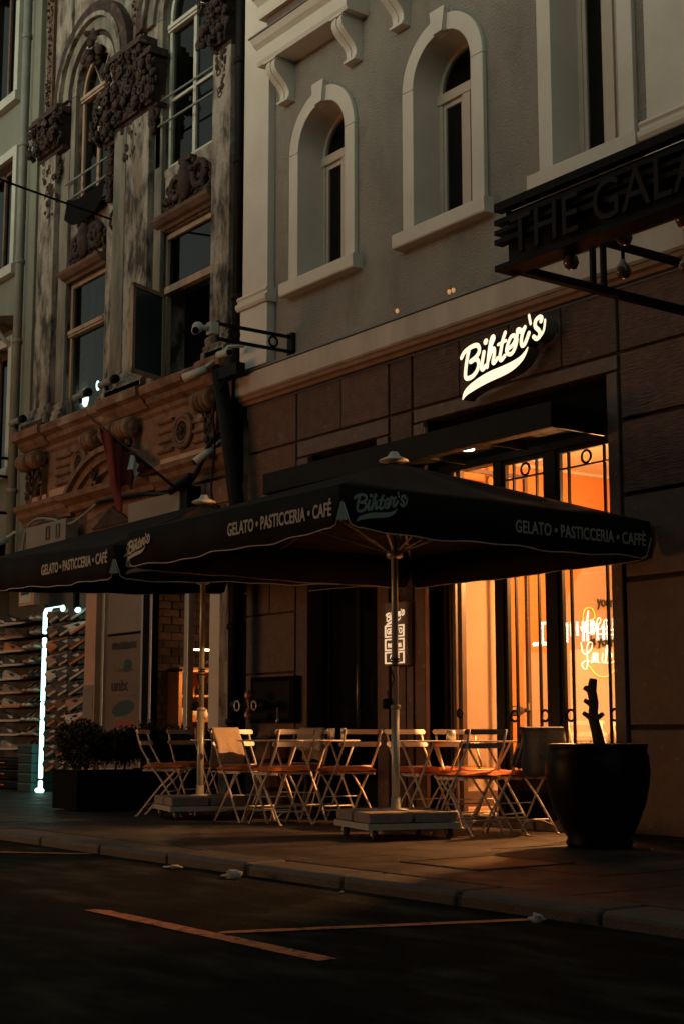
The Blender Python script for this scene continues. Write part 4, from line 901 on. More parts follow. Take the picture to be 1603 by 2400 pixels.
# light box menu sign
t = empty('menu_light_box', (-10.70, -.05, 1.7), "small lit box sign with Bihter's and three framed words on the granite pier", 'light box')
MB().box(-10.86, -10.555, -.09, -.009, 1.405, 1.985).build('box_body', 'board', t, bevel=.004)
fa = MB(); script_logo(fa, None, (-10.715, -.0912, 1.845), (1, 0, 0), (0, 0, 1), .26, .001, 1.0); fa.build('lit_script', 'sign_face_dim', t)
for z, wd in ((1.665, 'GELATO'), (1.54, 'PASTICCERIA'), (1.42, 'CAFÉ')):
    q = MB(); x0, x1 = -10.85, -10.565
    for a in ((x0, x1, z, z + .012), (x0, x1, z + .098, z + .11), (x0, x0 + .014, z + .012, z + .098), (x1 - .014, x1, z + .012, z + .098)): q.box(a[0], a[1], -.098, -.0905, a[2], a[3])
    q.build('lit_frame', 'sign_face_dim', t)
    text_obj(wd, .075 if len(wd) < 8 else .055, (-10.708, -.093, z + .03), (1, 0, 0), (0, 0, 1), 'sign_face_dim', 'lit_word', t, bold=.03, sx=.8 if len(wd) < 8 else .62, align='CENTER')
# camera bracket
t = empty('camera_bracket', (-12.53, -.02, 4.85), 'black iron bracket with two rings holding a white security camera above the fascia', 'security camera')
q = MB(); X = -12.53
q.box(X - .02, X + .02, -.93, -.02, 4.915, 4.945); q.box(X - .02, X + .02, -.93, -.02, 4.755, 4.785); q.box(X - .025, X + .025, -.945, -.925, 4.74, 4.96); q.box(X - .05, X + .05, -.045, .0, 4.72, 4.975)
q.build('bracket_frame', 'black', t, bevel=.003)
q = MB(); q.ring((X, -.72, 4.85), .052, .013, 'x'); q.ring((X, -.25, 4.85), .052, .013, 'x'); q.build('ring_ornament', 'black', t)
MB().box(X - .05, X + .05, -1.04, -.945, 4.80, 4.93).build('junction_box', 'cctv', t, bevel=.008)
q = MB(); q.tube([(X - .02, -1.04, 4.87), (X - .05, -1.14, 4.86)], .03, 10); q.blob((X - .06, -1.13, 4.87), .06, .06, .06, 12, 8); q.tube([(X - .06, -1.15, 4.84), (X + .05, -1.22, 4.80)], .045, 12); q.build('camera_head', 'cctv', t)
MB().tube([(X + .05, -1.222, 4.80), (X + .056, -1.226, 4.798)], .036, 12).build('camera_lens', 'matte_black', t)
# tiny bulbs on the flashing
for x in (-10.62, -9.86, -9.80):
    tag(MB().blob((x, -.11, 4.755), .018, .018, .024, 8, 6).build('festoon_bulb', pm('dim_bulb', (.9, .5, .2), emit=(1, .45, .15), estr=.45), None, (x, -.11, 4.75)), 'tiny glowing bulb on the metal flashing, ' + {-10.62: 'alone at the left', -9.86: 'left one of the pair', -9.80: 'right one of the pair'}[x], 'bulb', 'tiny bulbs on the flashing')
# black post with arms at the party wall
t = empty('utility_post', (-13.35, -.22, 0), 'tall black steel post with short top arm between the two buildings', 'post')
q = MB(); q.tube([(-13.27, -.2, 0), (-13.29, -.2, 3.2), (-13.42, -.22, 3.9), (-13.60, -.25, 4.72)], .085, 12); q.build('post_shaft', 'black', t)
MB().box(-13.66, -13.16, -.31, -.19, 4.62, 4.76).build('top_arm', 'black', t, bevel=.01)
q = MB(); 
for z in (.9, 1.9, 2.9): q.lathe([(.085, -.03), (.105, -.025), (.105, .025), (.085, .03)], (-13.28, -.2, z), 12)
q.build('post_collar', 'black', t)
def cctv(loc, d, lab, s=1.0, m='cctv'):
    t = empty('security_camera', loc, lab, 'security camera'); l = Vector(loc); d = Vector(d).normalized()
    MB().tube([l - d * .12 * s, l + d * .12 * s], .04 * s, 12).build('camera_body', m, t)
    MB().tube([l + d * .12 * s, l + d * .135 * s], .032 * s, 12).build('camera_lens', 'matte_black', t)
    MB().tube([l - d * .05 * s + Vector((0, 0, .0)), l - d * .1 * s + Vector((.03, .08, .09)) * s, l + Vector((.05, .20, .10)) * s], .018 * s, 7).build('camera_arm', m, t)
cctv((-13.85, -.42, 4.74), (-.8, -.5, -.25), 'white security camera on top of the black post pointing left', 1.2)
cctv((-13.30, -.38, 4.86), (.9, -.1, -.1), 'white security camera on the post top pointing right along the fascia', 1.1)
cctv((-13.82, -.30, 3.83), (-.35, -.6, -.55), 'white floodlight-like camera on the ornate wall left of the black post', 1.1)
cctv((-19.30, -.35, 3.42), (.05, -.8, -.3), 'round white security camera above the shoe shop at the far left', 1.25)
# flood lights on the cornice
for x, y, lab in ((-16.95, -.30, 'left one of the two slim floodlights lying on the ornate cornice'), (-16.10, -.36, 'right one of the two slim floodlights lying on the ornate cornice'), (-18.95, -.30, 'slim floodlight on the far left corner of the ornate cornice')):
    t = empty('floodlight', (x, y, 5.02), lab, 'floodlight')
    MB().tube([(x - .17, y, 5.08), (x + .17, y, 5.09)], .045, 12).build('lamp_housing', 'pipe_grey', t)
    MB().tube([(x + .17, y, 5.09), (x + .24, y, 5.09)], .055, 12).build('lamp_end', 'black', t)
    MB().box(x - .02, x + .02, y - .02, y + .02, 4.99, 5.07).build('lamp_foot', 'black', t)
# cables
def cable(pts, r, lab, m='black'):
    p = [Vector(a) for a in pts]; sp_ = spline(p, 6); tag(MB().tube(sp_, r, 6).build('cable', m, None, pts[0]), lab, 'cable')
cable([(-13.45, -.25, 4.1), (-13.75, -.27, 3.95), (-14.1, -.28, 3.6), (-14.6, -.27, 3.5), (-15.4, -.25, 3.60), (-16.4, -.30, 3.62)], .03, 'thick black cable swagging left from the black post below the rosette')
cable([(-16.4, -.31, 3.60), (-17.2, -.27, 3.45), (-17.8, -.25, 3.58), (-18.4, -.22, 3.64), (-18.75, -.2, 3.5), (-18.85, -.2, 3.1)], .018, 'pale cable looping under the lower cornice above the left sign board', 'pipe_grey')
cable([(-13.40, -.3, 4.6), (-13.62, -.31, 4.3), (-13.60, -.3, 3.9), (-13.66, -.3, 3.4), (-13.52, -.3, 3.2)], .012, 'thin black cable dangling beside the black post')
cable([(-14.1, -.30, 3.62), (-14.35, -.31, 3.56), (-14.55, -.30, 3.52)], .055, 'taped bundle of black cable hanging under the rosette panel')
cable([(-16.71, -.04, 7.44), (-15.4, -3.0, 7.22), (-14.3, -5.6, 7.2), (-12.4, -9.5, 7.5), (-11.2, -12.2, 7.9)], .014, 'thin black cable strung across the street from the ornate pilaster')
tag(MB().tube([(-16.71, .0, 7.58), (-16.71, -.05, 7.50), (-16.71, -.06, 7.36), (-16.71, 0, 7.30)], .022, 7).build('cable_hook', 'iron', None, (-16.71, 0, 7.4)), 'iron wall hook holding the street cable on the ornate pilaster', 'hook')
# sign boards
t = empty('sign_board', (-17.9, -.1, 3.3), 'grey sign board with teal squared letters over the shoe shop', 'sign board')
MB().box(-18.50, -17.28, -.30, -.12, 3.02, 3.53).build('board_panel', 'board', t, bevel=.006)
for i, x in enumerate((-17.86, -17.56)):
    q = MB(); y0, y1 = -.308, -.3005
    for a in ((x, x + .12, 3.30, 3.325), (x, x + .12, 3.455, 3.48), (x, x + .03, 3.325, 3.455), (x + .09, x + .12, 3.325, 3.455)): q.box(a[0], a[1], y0, y1, a[2], a[3])
    q.build('letter', 'black_letter' if i == 0 else 'teal_print', t)
q = MB()
for k in range(4): x = -17.84 + k * .13; q.box(x, x + .09, -.3085, -.3005, 3.20, 3.225); q.box(x, x + .025, -.3085, -.3005, 3.08, 3.20); q.box(x + .065, x + .09, -.3085, -.3005, 3.08, 3.20)
q.build('letter', 'teal_print', t)
t = empty('blank_sign_board', (-15, -.1, 3.3), 'blank grey sign board under the ornate cornice behind the red flag', 'sign board')
MB().box(-15.58, -14.36, -.30, -.14, 2.98, 3.50).build('board_panel', 'board', t, bevel=.006); MB().box(-14.35, -14.22, -.28, -.10, 3.1, 3.55).build('end_box', 'black', t)
# flag
t = empty('red_flag', (-14.4, -.02, 3.3), 'dark red flag with a white emblem drooping from a wall pole', 'flag')
a_, b_ = Vector((-14.4, -.02, 3.34)), Vector((-14.4, -1.46, 4.24)); MB().tube([a_, b_], .018, 8).build('flag_pole', 'iron', t)
fm = MB(); nu, nv = 26, 22; vs = []
rg = random.Random(2)
for i in range(nu + 1):
    u = i / nu; top = a_.lerp(b_, .36 + .52 * u)
    for j in range(nv + 1):
        v = j / nv
        # hanging cloth gathers towards the upper third of the pole
        drop = (.10 + .72 * math.exp(-((u - .74) / .24) ** 2) + .26 * math.exp(-((u - .30) / .16) ** 2)) * v
        px = .07 * math.sin(u * 17 + v * 2.0) * (0.25 + v) + .03 * math.sin(u * 31)
        gx = (.66 - u) * .42 * v
        vs.append((top.x + px, top.y - gx * 1.0 , top.z - drop * 1.0 + gx * .15))
fs = [(i * (nv + 1) + j, (i + 1) * (nv + 1) + j, (i + 1) * (nv + 1) + j + 1, i * (nv + 1) + j + 1) for i in range(nu) for j in range(nv)]
fm.add(vs, fs, True); fo = fm.build('flag_cloth', 'flag', t); sol = fo.modifiers.new('thick', 'SOLIDIFY'); sol.thickness = .004
em = MB(); es = []
for (i0, i1, j0, j1) in ((8, 13, 3, 12), (5, 8, 8, 20)):
    n0 = len(es); 
    for i in range(i0, i1 + 1):
        for j in range(j0, j1 + 1): p = vs[i * (nv + 1) + j]; es.append((p[0] + .012, p[1] - .004, p[2]))
    nn_ = j1 - j0 + 1
    em.add(es[n0:], [(a * nn_ + b, (a + 1) * nn_ + b, (a + 1) * nn_ + b + 1, a * nn_ + b + 1) for a in range(i1 - i0) for b in range(j1 - j0)], True)
em.build('emblem', 'flag_white', t)
# light dots inside the lit upper window of the ornate building
for i, (x, z, s, m, lab) in enumerate(((-18.30, 5.10, .055, 'lamp_warm', 'round warm lamp glowing low in the lower left window of the ornate building'), (-18.12, 5.36, .05, 'lamp_cool', 'tallest cool white lamp glowing in the lower left window of the ornate building'), (-18.14, 5.12, .035, 'lamp_cool', 'small cool white lamp directly below the tallest one in that window'), (-17.74, 5.46, .028, 'lamp_cool', 'cool white lamp glowing near the right edge of that window'))):
    y = .34; tag(MB().blob((x, y, z), s, s, s * (1.0 if i in (0, 2) else 2.6), 12, 8).build('window_lamp', m, None, (x, y, z)), lab, 'lamp')

# ================= MARQUEE SIGN (top right) =================
t = empty('marquee_sign', (-6.75, -2.35, 3.7), 'dark slatted marquee with THE GALATA letters jutting out at the upper right', 'marquee')
MX, MY, MZ0, MZ1 = -6.64, -2.36, 3.69, 4.135
c = MB()
c.box(MX, -2.6, MY, MY + .04, MZ0 + .02, MZ1 - .06)
bk_ = c.build('fascia_back', 'black', t)
for z0, z1, mm in ((4.085, 4.14, .05), (3.995, 4.03, .05), (3.93, 3.96, .05), (3.865, 3.90, .05), (MZ0, MZ0 + .04, .05)):
    MB().box(MX - .07, -2.6, MY - .06, MY + .01 if z0 > 3.7 else MY + .1, z0, z1).build('slat', 'black', t, bevel=.003)
MB().box(MX - .03, MX + .03, MY, -.0, MZ0, MZ0 + .05).box(MX - .02, MX + .02, MY, 0, MZ1 - .1, MZ1 - .05).build('side_rail', 'black', t)
q = MB()
for y in (-1.6, -1.5): q.box(MX - .012 + .0, MX + .012, y - .02, y + .02, MZ0 + .05, 4.05)
q.build('strut', 'black', t)
text_obj('THE GALATA', .355, (MX + .10, MY - .075, MZ0 + .06), (1, 0, 0), (0, 0, 1), pm('dark_copper_letters', (.013, .008, .0055), rough=.5, spec=.15), 'letters', t, extrude=.012, bold=.0, sx=.92, spacing=1.02)
MB().box(MX + .75, -1.5, MY + .35, -.02, MZ0 + .34, MZ0 + .37).build('deck', 'matte_black', t)
BLB = ['leftmost', 'lowest middle', 'upper middle', 'right lower', 'right hindmost', 'rightmost upper', 'half hidden left']
for i, (x, y, z) in enumerate(((-6.20, -2.25, 3.66), (-6.05, -1.95, 3.62), (-5.85, -2.15, 3.74), (-5.72, -1.75, 3.60), (-5.50, -1.75, 3.62), (-5.35, -2.2, 3.70), (-6.1, -2.2, 3.80))):
    g = empty('globe_bulb', (x, y, z), BLB[i] + ' clear globe bulb hanging under the THE GALATA marquee', 'bulb', 'globe bulbs under the marquee')
    MB().lathe([(.015, .07), (.02, .05), (.045, .02), (.05, -.01), (.035, -.045), (.0, -.055)], (x, y, z), 14).build('glass_globe', 'bulb', g)
    MB().tube([(x, y, z + .06), (x, y, MZ0 + .34)], .012, 6).build('socket', 'black', g); MB().blob((x, y, z - .045), .012, .012, .010, 8, 5).build('bulb_glint', M['bulb_glint'], g)

# ================= UMBRELLAS =================
def umbrella(cx, cy, s, zb, base, seed, lab, tilt=0.0):
    t = empty('market_umbrella', (base[0], base[1], 0), lab, 'parasol', 'cafe parasols')
    zt, za = zb + .285, zb + .80; ax, ay = base; rg = random.Random(seed)
    Z = lambda x, y: tilt * ((x - (cx + s)) * -1 + (y - (cy - s))) / (4 * s)
    cor = [(cx + s, cy - s), (cx + s, cy + s), (cx - s, cy + s), (cx - s, cy - s)]
    cv = MB(); n = 14
    for k in range(4):
        a, b = Vector(cor[k]), Vector(cor[(k + 1) % 4]); vs = []; fs = []
        for i in range(n + 1):
            e = a.lerp(b, i / n)
            for j in range(7):
                v = j / 6; p = Vector((ax, ay)).lerp(e, 1 - v * .985); sag = -.035 * math.sin(math.pi * v) * abs(math.sin(2 * math.pi * i / n))
                vs.append((p.x, p.y, zt + (za - zt) * v + sag + Z(p.x, p.y) + rg.uniform(-.002, .002)))
        fs = [(i * 7 + j, (i + 1) * 7 + j, (i + 1) * 7 + j + 1, i * 7 + j + 1) for i in range(n) for j in range(6)]
        cv.add(vs, fs, True)
    co = cv.build('canopy', 'canopy', t); sd = co.modifiers.new('thick', 'SOLIDIFY'); sd.thickness = .006
    MB().lathe([(.0, .06), (.03, .055), (.05, .02), (.115, -.01), (.12, -.02), (.0, -.02)], (ax, ay, za + .035 + Z(ax, ay)), 18).build('finial', 'cctv', t)
    for k in range(4):
        a, b = Vector(cor[k]), Vector(cor[(k + 1) % 4]); d = (b - a).normalized(); nn_ = Vector((d.y, -d.x)); va = MB(); vs = []; L_ = (b - a).length; m = 60
        pp = []
        for i in range(m + 1):
            q = i / m * L_; e = a + d * q; r = .10; dd = min(q, L_ - q)
            low = 0
            if dd < r: low = .16 * (1 - math.sqrt(max(0, 1 - ((r - dd) / r) ** 2)))
            zz_ = Z(e.x, e.y); wv = .010 * math.sin(q * 5 + k * 2 + seed) + .006 * math.sin(q * 13 + k)
            zlow = zb + low + zz_ + wv * .6 - .012 * math.sin(math.pi * q / L_)
            o_ = wv * .8
            vs.append((e.x, e.y, zt + zz_ + .002)); vs.append((e.x + nn_.x * (o_ + .002), e.y + nn_.y * (o_ + .002), (zt + zlow + zz_) / 2)); vs.append((e.x + nn_.x * o_ * 2, e.y + nn_.y * o_ * 2, zlow)); pp.append(vs[-1])
        va.add(vs, [(i * 3 + j, (i + 1) * 3 + j, (i + 1) * 3 + j + 1, i * 3 + j + 1) for i in range(m) for j in range(2)], True)
        vo = va.build('valance', 'valance', t); sd = vo.modifiers.new('thick', 'SOLIDIFY'); sd.thickness = .004; sd.offset = 0
        MB().tube(pp, .0045, 5).build('piping', 'piping', vo)
    # lettering: outer street side (runs along +x) and right side (runs along +y)
    zl = zb + .075; e = .022
    L0 = cx - s
    # street side
    fa = MB(); script_logo(fa, None, (L0 + .20, cy - s - e, zb + .145 + Z(L0, cy - s)), (1, 0, 0), (0, 0, 1), .34, .002, 1.05); fa.build('logo', 'print', t)
    tl = tilt * (2 * s) / (4 * s)
    up = (0, 0, 1)
    text_obj('GELATO • PASTICCERIA • CAFÉ', .128, (cx + s - 1.37, cy - s - e, zl + .015 + Z(cx + s - 1.37, cy - s)), (1, 0, 0), up, 'print', 'lettering', t, bold=.022, fit=1.28, spacing=1.04)
    # right side
    rt = (0, 1, tl / (2 * s)); X = cx + s + e
    fa = MB(); script_logo(fa, None, (X, cy - s + .27, zb + .16), (0, 1, 0), (0, 0, 1), .40, .002, .92); fa.build('logo', 'print_teal', t)
    text_obj('GELATO • PASTICCERIA • CAFFÈ', .128, (X, cy - s + 1.50, zl + .015), rt, up, 'print', 'lettering', t, bold=.012, fit=1.34, spacing=1.04)
    # corner clip
    q = MB(); q.prism([(-.035, 0), (.035, 0), (.006, .12), (-.006, .12)], -.004, .004); q.v = [(cx + s + .008 + v[0] * .7, cy - s - .008 + v[0] * .7 + v[1], zb + .05 + v[2]) for v in q.v]; q.build('corner_tab', 'print_teal', t)
    # pole, ribs, struts
    top = Vector((ax, ay, za - .05 + Z(ax, ay))); bs = Vector((base[0], base[1], .19)); mid = bs.lerp(top, .72)
    MB().tube([bs, bs.lerp(top, .30)], .032, 16).tube([bs.lerp(top, .30), top], .026, 16).build('pole', 'pole', t)
    MB().lathe([(.032, -.015), (.042, -.012), (.042, .012), (.032, .015)], tuple(bs.lerp(top, .30)), 14).build('pole_collar', 'pole', t)
    hub = bs.lerp(top, .745); MB().lathe([(.05, -.03), (.065, -.02), (.065, .02), (.05, .03)], tuple(hub), 14).build('hub', 'silver', t)
    for k in range(8):
        a, b = Vector(cor[k // 2]), Vector(cor[(k // 2 + 1) % 4]); e_ = a if k % 2 == 0 else (a + b) / 2
        tip = Vector((e_.x, e_.y, zt - .035 + Z(e_.x, e_.y))); ap_ = Vector((ax, ay, za - .07 + Z(ax, ay)))
        rb = MB().tube([ap_, ap_.lerp(tip, .985)], .011, 6).build('rib', 'pole', t)
        MB().tube([hub, ap_.lerp(tip, .55)], .009, 6).build('strut', 'pole', rb)
    # crank handle and rope
    q = MB(); h_ = bs.lerp(top, .30 + .02); q.lathe([(.03, -.04), (.045, -.03), (.045, .03), (.03, .04)], (h_.x - .05, h_.y - .03, h_.z - .03), 12); q.build('crank_box', 'black', t)
    rope = MB(); r0 = bs.lerp(top, .43)
    for zoff in (0, .02, -.03): rope.ring((r0.x, r0.y, r0.z + zoff), .034, .006, 'z', 16, 5)
    rope.tube([r0 + Vector((-.03, -.03, -.03)), r0 + Vector((.03, -.03, -.14)), r0 + Vector((-.05, -.04, -.24)), r0 + Vector((0, -.04, -.34))], .006, 5); rope.build('rope', 'rubber', t)
    return t
umbrella(-9.07, -1.50, 1.46, 2.105, (-9.02, -1.42), 1, "near black square parasol with Bihter's GELATO PASTICCERIA lettering, white pole in front of the door")
umbrella(-12.36, -1.43, 1.46, 2.045, (-12.10, -1.32), 2, 'far black square parasol with lettering at the left, pole among the left chairs', .26)
def trolley(cx, cy, lab, ro):
    t = empty('parasol_base', (cx, cy, 0), lab, 'parasol base', 'wheeled parasol bases', R(ro))
    H = .36
    fr = MB(); fr.box(-H, H, -H, H, .085, .105)
    for s in (-1, 1): fr.box(-H - .004, H + .004, s * (H + .002) - .006, s * (H + .002) + .006, .08, .125); fr.box(s * (H + .0025) - .006, s * (H + .0025) + .006, -H, H, .081, .1245)
    fr.build('base_frame', 'trolleyframe', t, (0, 0, 0))
    for i in (-1, 1):
        for j in (-1, 1): MB().box(i * .355 if i < 0 else .012, -.012 if i < 0 else .355, j * .355 if j < 0 else .012, -.012 if j < 0 else .355, .127, .205).build('concrete_slab', 'concrete', t, (0, 0, 0), bevel=.008)
    MB().lathe([(.10, .205), (.10, .212), (.04, .222), (.036, .30)], (0, 0, 0), 16).build('pole_socket', 'trolleyframe', t, (0, 0, 0))
    for i in (-1, 1):
        for j in (-1, 1):
            w_ = MB(); w_.lathe([(.01, -.014), (.036, -.014), (.04, 0), (.036, .014), (.01, .014)], (i * .30 + .02, j * .30, .04), 14, True, 'y'); wo = w_.build('castor', 'rubber', t, (0, 0, 0))
            MB().box(i * .30 - .02, i * .30 + .03, j * .30 - .024, j * .30 - .018, .035, .085).box(i * .30 - .02, i * .30 + .03, j * .30 + .018, j * .30 + .024, .035, .085).build('castor_fork', 'trolleyframe', wo, (0, 0, 0))
    return t
trolley(-9.02, -1.42, 'near wheeled parasol base loaded with concrete slabs in front of the cafe door', -16)
trolley(-12.10, -1.32, 'far wheeled parasol base loaded with concrete slabs beside the leftmost chairs', -16)

# ================= FURNITURE =================
def make_chair():
    t = empty('bistro_chair', (0, 0, 0), 'x', 'chair', 'folding bistro chairs under the parasols')
    o0 = (0, 0, 0)
    for s in (-1, 1):
        y = s * .19
        MB().tube([(.22, y, .005), (.02, y, .34), (-.10, y, .50), (-.19, y, .66), (-.235, y, .815)], .0095, 7).blob((.225, y, .008), .016, .014, .008, 8, 4).build('leg', 'chair', t, o0)
        y2 = s * .165
        MB().tube([(-.22, y2, .005), (.0, y2, .28), (.16, y2, .44)], .0095, 7).blob((-.225, y2, .008), .016, .014, .008, 8, 4).build('leg', 'chair', t, o0)
    def slat(z, x, tz):
        m_ = MB(); n = 8; w_ = .225
        poly = [(-w_ + .02 * (1 - math.cos(a)), 0) for a in (0,)]
        pts = []; hh = .021
        for k in range(7): a = -math.pi / 2 - math.pi * k / 6; pts.append((-w_ + hh + hh * math.cos(a), hh * math.sin(a)))
        for k in range(7): a = math.pi / 2 - math.pi * k / 6; pts.append((w_ - hh + hh * math.cos(a), hh * math.sin(a)))
        m_.prism(pts, 0, .011, 'x'); m_.v = [(x + v[0] - (v[2]) * .28, v[1], z + v[2]) for v in m_.v]
        return m_.build('back_slat', 'chair', t, o0)
    slat(.797, -.222, 0); slat(.690, -.192, 0)
    st = MB()
    for k in range(6): xx = -.155 + k * .062; st.box(xx, xx + .045, -.19, .19, .440, .450)
    st.box(-.17, .19, -.175, -.160, .425, .439); st.box(-.17, .19, .160, .175, .425, .439)
    st.build('seat', 'chair', t, o0)
    MB().tube([(-.10, -.19, .50), (-.10, .19, .50)], .008, 6).build('stretcher', 'chair', t, o0)
    MB().tube([(.09, -.19, .235), (.09, .19, .235)], .006, 6).build('stretcher', 'chair', t, o0)
    MB().tube([(-.125, -.165, .115), (-.125, .165, .115)], .007, 6).tube([(-.17, -.165, .07), (-.13, -.09, .105), (-.12, 0, .113), (-.13, .09, .105), (-.17, .165, .07)], .004, 5).build('stretcher', 'chair', t, o0)
    MB().tube([(.155, -.19, .115), (.155, .19, .115)], .007, 6).build('stretcher', 'chair', t, o0)
    return t
def cushion_mesh(seed):
    rg = random.Random(seed); cu = MB(); n, m = 14, 14; vs = []
    for sgn in (1, -1):
        for i in range(n + 1):
            for j in range(m + 1):
                u, v = i / n * 2 - 1, j / m * 2 - 1; r = max(abs(u), abs(v)); k = (1 - r ** 4); edge = 1 - .10 * (abs(u * v) ** 2)
                z = .462 + (.036 if sgn > 0 else -.010) * k ** .5 * (1 + .22 * math.sin(u * 5 + seed) * math.cos(v * 4)) + (.004 * math.sin(6 * v + seed))
                vs.append((.012 + u * .205 * edge, v * .215 * edge, z))
    N_ = (n + 1) * (m + 1)
    f1 = [(i * (m + 1) + j, (i + 1) * (m + 1) + j, (i + 1) * (m + 1) + j + 1, i * (m + 1) + j + 1) for i in range(n) for j in range(m)]
    cu.add(vs, f1 + [tuple(N_ + q for q in reversed(f)) for f in f1], True); return cu
proto = make_chair(); index_kids(proto); KIDS_ROOT = KIDS[proto.name]
CH = [(-12.60, -1.42, 46, 'leftmost white folding chair seen from the side beside the dark planter', 1),
      (-12.88, -.90, 0, 'white folding chair in deep shade behind the far parasol pole', 1),
      (-11.44, -1.25, 0, 'white folding chair with a beige throw over its back, right of the far parasol pole', 1),
      (-11.62, -.50, -62, 'white folding chair with a small white throw, deepest by the barrel', 0),
      (-10.84, -1.24, 180, 'brightly lit white folding chair nearest the street, left of the middle table', 1),
      (-10.55, -.75, 180, 'white folding chair with back towards us in front of the dark side door', 1),
      (-9.90, -.45, 0, 'white folding chair just behind the near parasol pole', 1),
      (-9.62, -.16, -12, 'white folding chair against the cafe jamb, right of the near parasol pole', 1),
      (-8.88, -.80, 180, 'folding chair with shade-darkened back slats silhouetted against the bright cafe window', 1),
      (-8.74, -.36, 180, 'folding chair draped with a dark grey throw next to the big pot', 1)]
def place(x, y, a, lab, first):
    if first: o = proto
    else:
        o = proto.copy(); COL.objects.link(o)
        for ch in KIDS_ROOT: c = ch.copy(); COL.objects.link(c); c.parent = o
    o.location = (x, y, 0); o.rotation_euler = (0, 0, R(a)); o['label'] = lab; return o
for i, (x, y, a, lab, cu) in enumerate(CH):
    o = place(x, y, a, lab, i == 0)
    cc = tag(cushion_mesh(i).build('seat_cushion', 'cushion', None, (0, 0, 0)), 'orange seat cushion on the ' + ['leftmost chair by the planter', 'shaded chair behind the far pole', 'chair with the beige throw', 'deepest chair by the barrel', 'brightly lit chair nearest the street', 'chair in front of the side door', 'chair behind the near pole', 'chair against the cafe jamb', 'dark-slatted chair', 'chair with the grey throw'][i], 'cushion', 'orange seat cushions')
    cc.location = (x, y, 0); cc.rotation_euler = (0, 0, R(a + random.Random(i).uniform(-5, 5)))
    if i == 8:
        for c in [q for q in bpy.data.objects if q.parent == o and q.name.startswith('back_slat')]:
            c.data = c.data.copy(); c.data.materials[0] = M['chair_shaded']; c['label'] = 'back slat darkened as if in shade'
    # cushion ties
def throw(cx, cy, ang, w0, w1, front, back, m, lab, seed, zt=.825):
    """cloth over the chair back: hangs 'back' below the top behind and 'front' in front"""
    rg = random.Random(seed); mb = MB(); n = 12; prof = []
    for k in range(9): t_ = k / 8; z = zt - back * (1 - t_); prof.append((-.222 - .042 - (zt - z) * -.10, z))
    prof = [(-.262 + .02 * (zt - z), z) for (_, z) in prof]
    for k in range(5): a = math.pi - math.pi * k / 4; prof.append((-.237 + .026 * math.cos(a), zt + .012 * math.sin(a)))
    for k in range(1, 7): t_ = k / 6; z = zt - front * t_; prof.append((-.205 + .28 * (zt - z), z))
    vs = []
    for i in range(n + 1):
        y = w0 + (w1 - w0) * i / n
        for j, (x, z) in enumerate(prof): dn = (zt - z); vs.append((x + .010 * math.sin(i * 1.1 + seed) * dn * 3 * (1 if j > 10 else -1), y + .012 * math.sin(z * 20 + seed), z + (.012 * math.sin(i * .9 + seed) if j in (0, len(prof) - 1) else 0)))
    P = len(prof); mb.add(vs, [(i * P + j, (i + 1) * P + j, (i + 1) * P + j + 1, i * P + j + 1) for i in range(n) for j in range(P - 1)], True)
    o = tag(mb.build('throw_blanket', m, None, (0, 0, 0)), lab, 'throw'); o.location = (cx, cy, 0); o.rotation_euler = (0, 0, R(ang)); s = o.modifiers.new('thick', 'SOLIDIFY'); s.thickness = .010; s.offset = 1
throw(-11.44, -1.25, 0, -.20, .08, .33, .36, 'towel', 'beige throw folded over the chair right of the far parasol pole', 1)
throw(-11.62, -.50, -62, -.13, .13, .2, .30, 'towel_white', 'small white throw draped over the deepest chair by the barrel', 2)
throw(-8.74, -.36, 180, -.225, .225, .30, .37, 'towel_grey', 'dark grey throw covering the whole chair back next to the pot', 3)
def table(x, y, lab, rz=0):
    t = empty('bistro_table', (x, y, 0), lab, 'table', 'small bistro tables', R(rz)); o0 = (0, 0, 0)
    MB().lathe([(.29, .712), (.298, .714), (.298, .722), (.29, .724)], (0, 0, 0), 36).build('table_top', 'chair', t, o0)
    for s in (-1, 1):
        MB().tube([(-.20, s * .17, .71), (.22, s * .17, .005)], .010, 7).build('leg', 'chair', t, o0); MB().tube([(.20, s * .15, .71), (-.22, s * .15, .005)], .010, 7).build('leg', 'chair', t, o0)
    MB().tube([(.14, -.17, .14), (.14, .17, .14)], .007, 6).tube([(-.14, -.15, .14), (-.14, .15, .14)], .007, 6).build('stretcher', 'chair', t, o0)
table(-12.22, -1.02, 'white bistro table beside the far parasol pole'); table(-11.12, -1.18, 'white bistro table between the beige throw chair and the brightly lit chair'); table(-11.02, -.62, 'white bistro table in front of the dark side door'); table(-9.66, -.52, 'white bistro table right of the near parasol pole'); table(-9.12, -.28, 'white bistro table just outside the cafe window', 20)
# things on tables
def small(name, m, x, y, z, prof, lab, cat, grp=None): tag(MB().lathe(prof, (x, y, z), 14).build(name, m, None, (x, y, z)), lab, cat, grp)
small('amber_bottle', 'bottle', -12.35, -1.2, .724 - .0, [(.035, 0), (.036, .09), (.014, .13), (.014, .17)], 'amber bottle on the bistro table by the far pole', 'bottle')
for k, (x, y) in enumerate(((-11.05, -.55), (-10.95, -.5), (-11.16, -.5))): small('glass_vase', 'silver', x, y, .724, [(.022, 0), (.026, .10), (.024, .105)], 'small steel tumbler on the table before the side door, ' + ('middle', 'right', 'left')[k] + ' of three', 'tumbler', 'tumblers on the table')
small('napkin_holder', 'silver', -9.5, -.45, .724, [(.04, 0), (.04, .08), (.03, .085)], 'small steel holder on the table right of the near pole', 'holder')
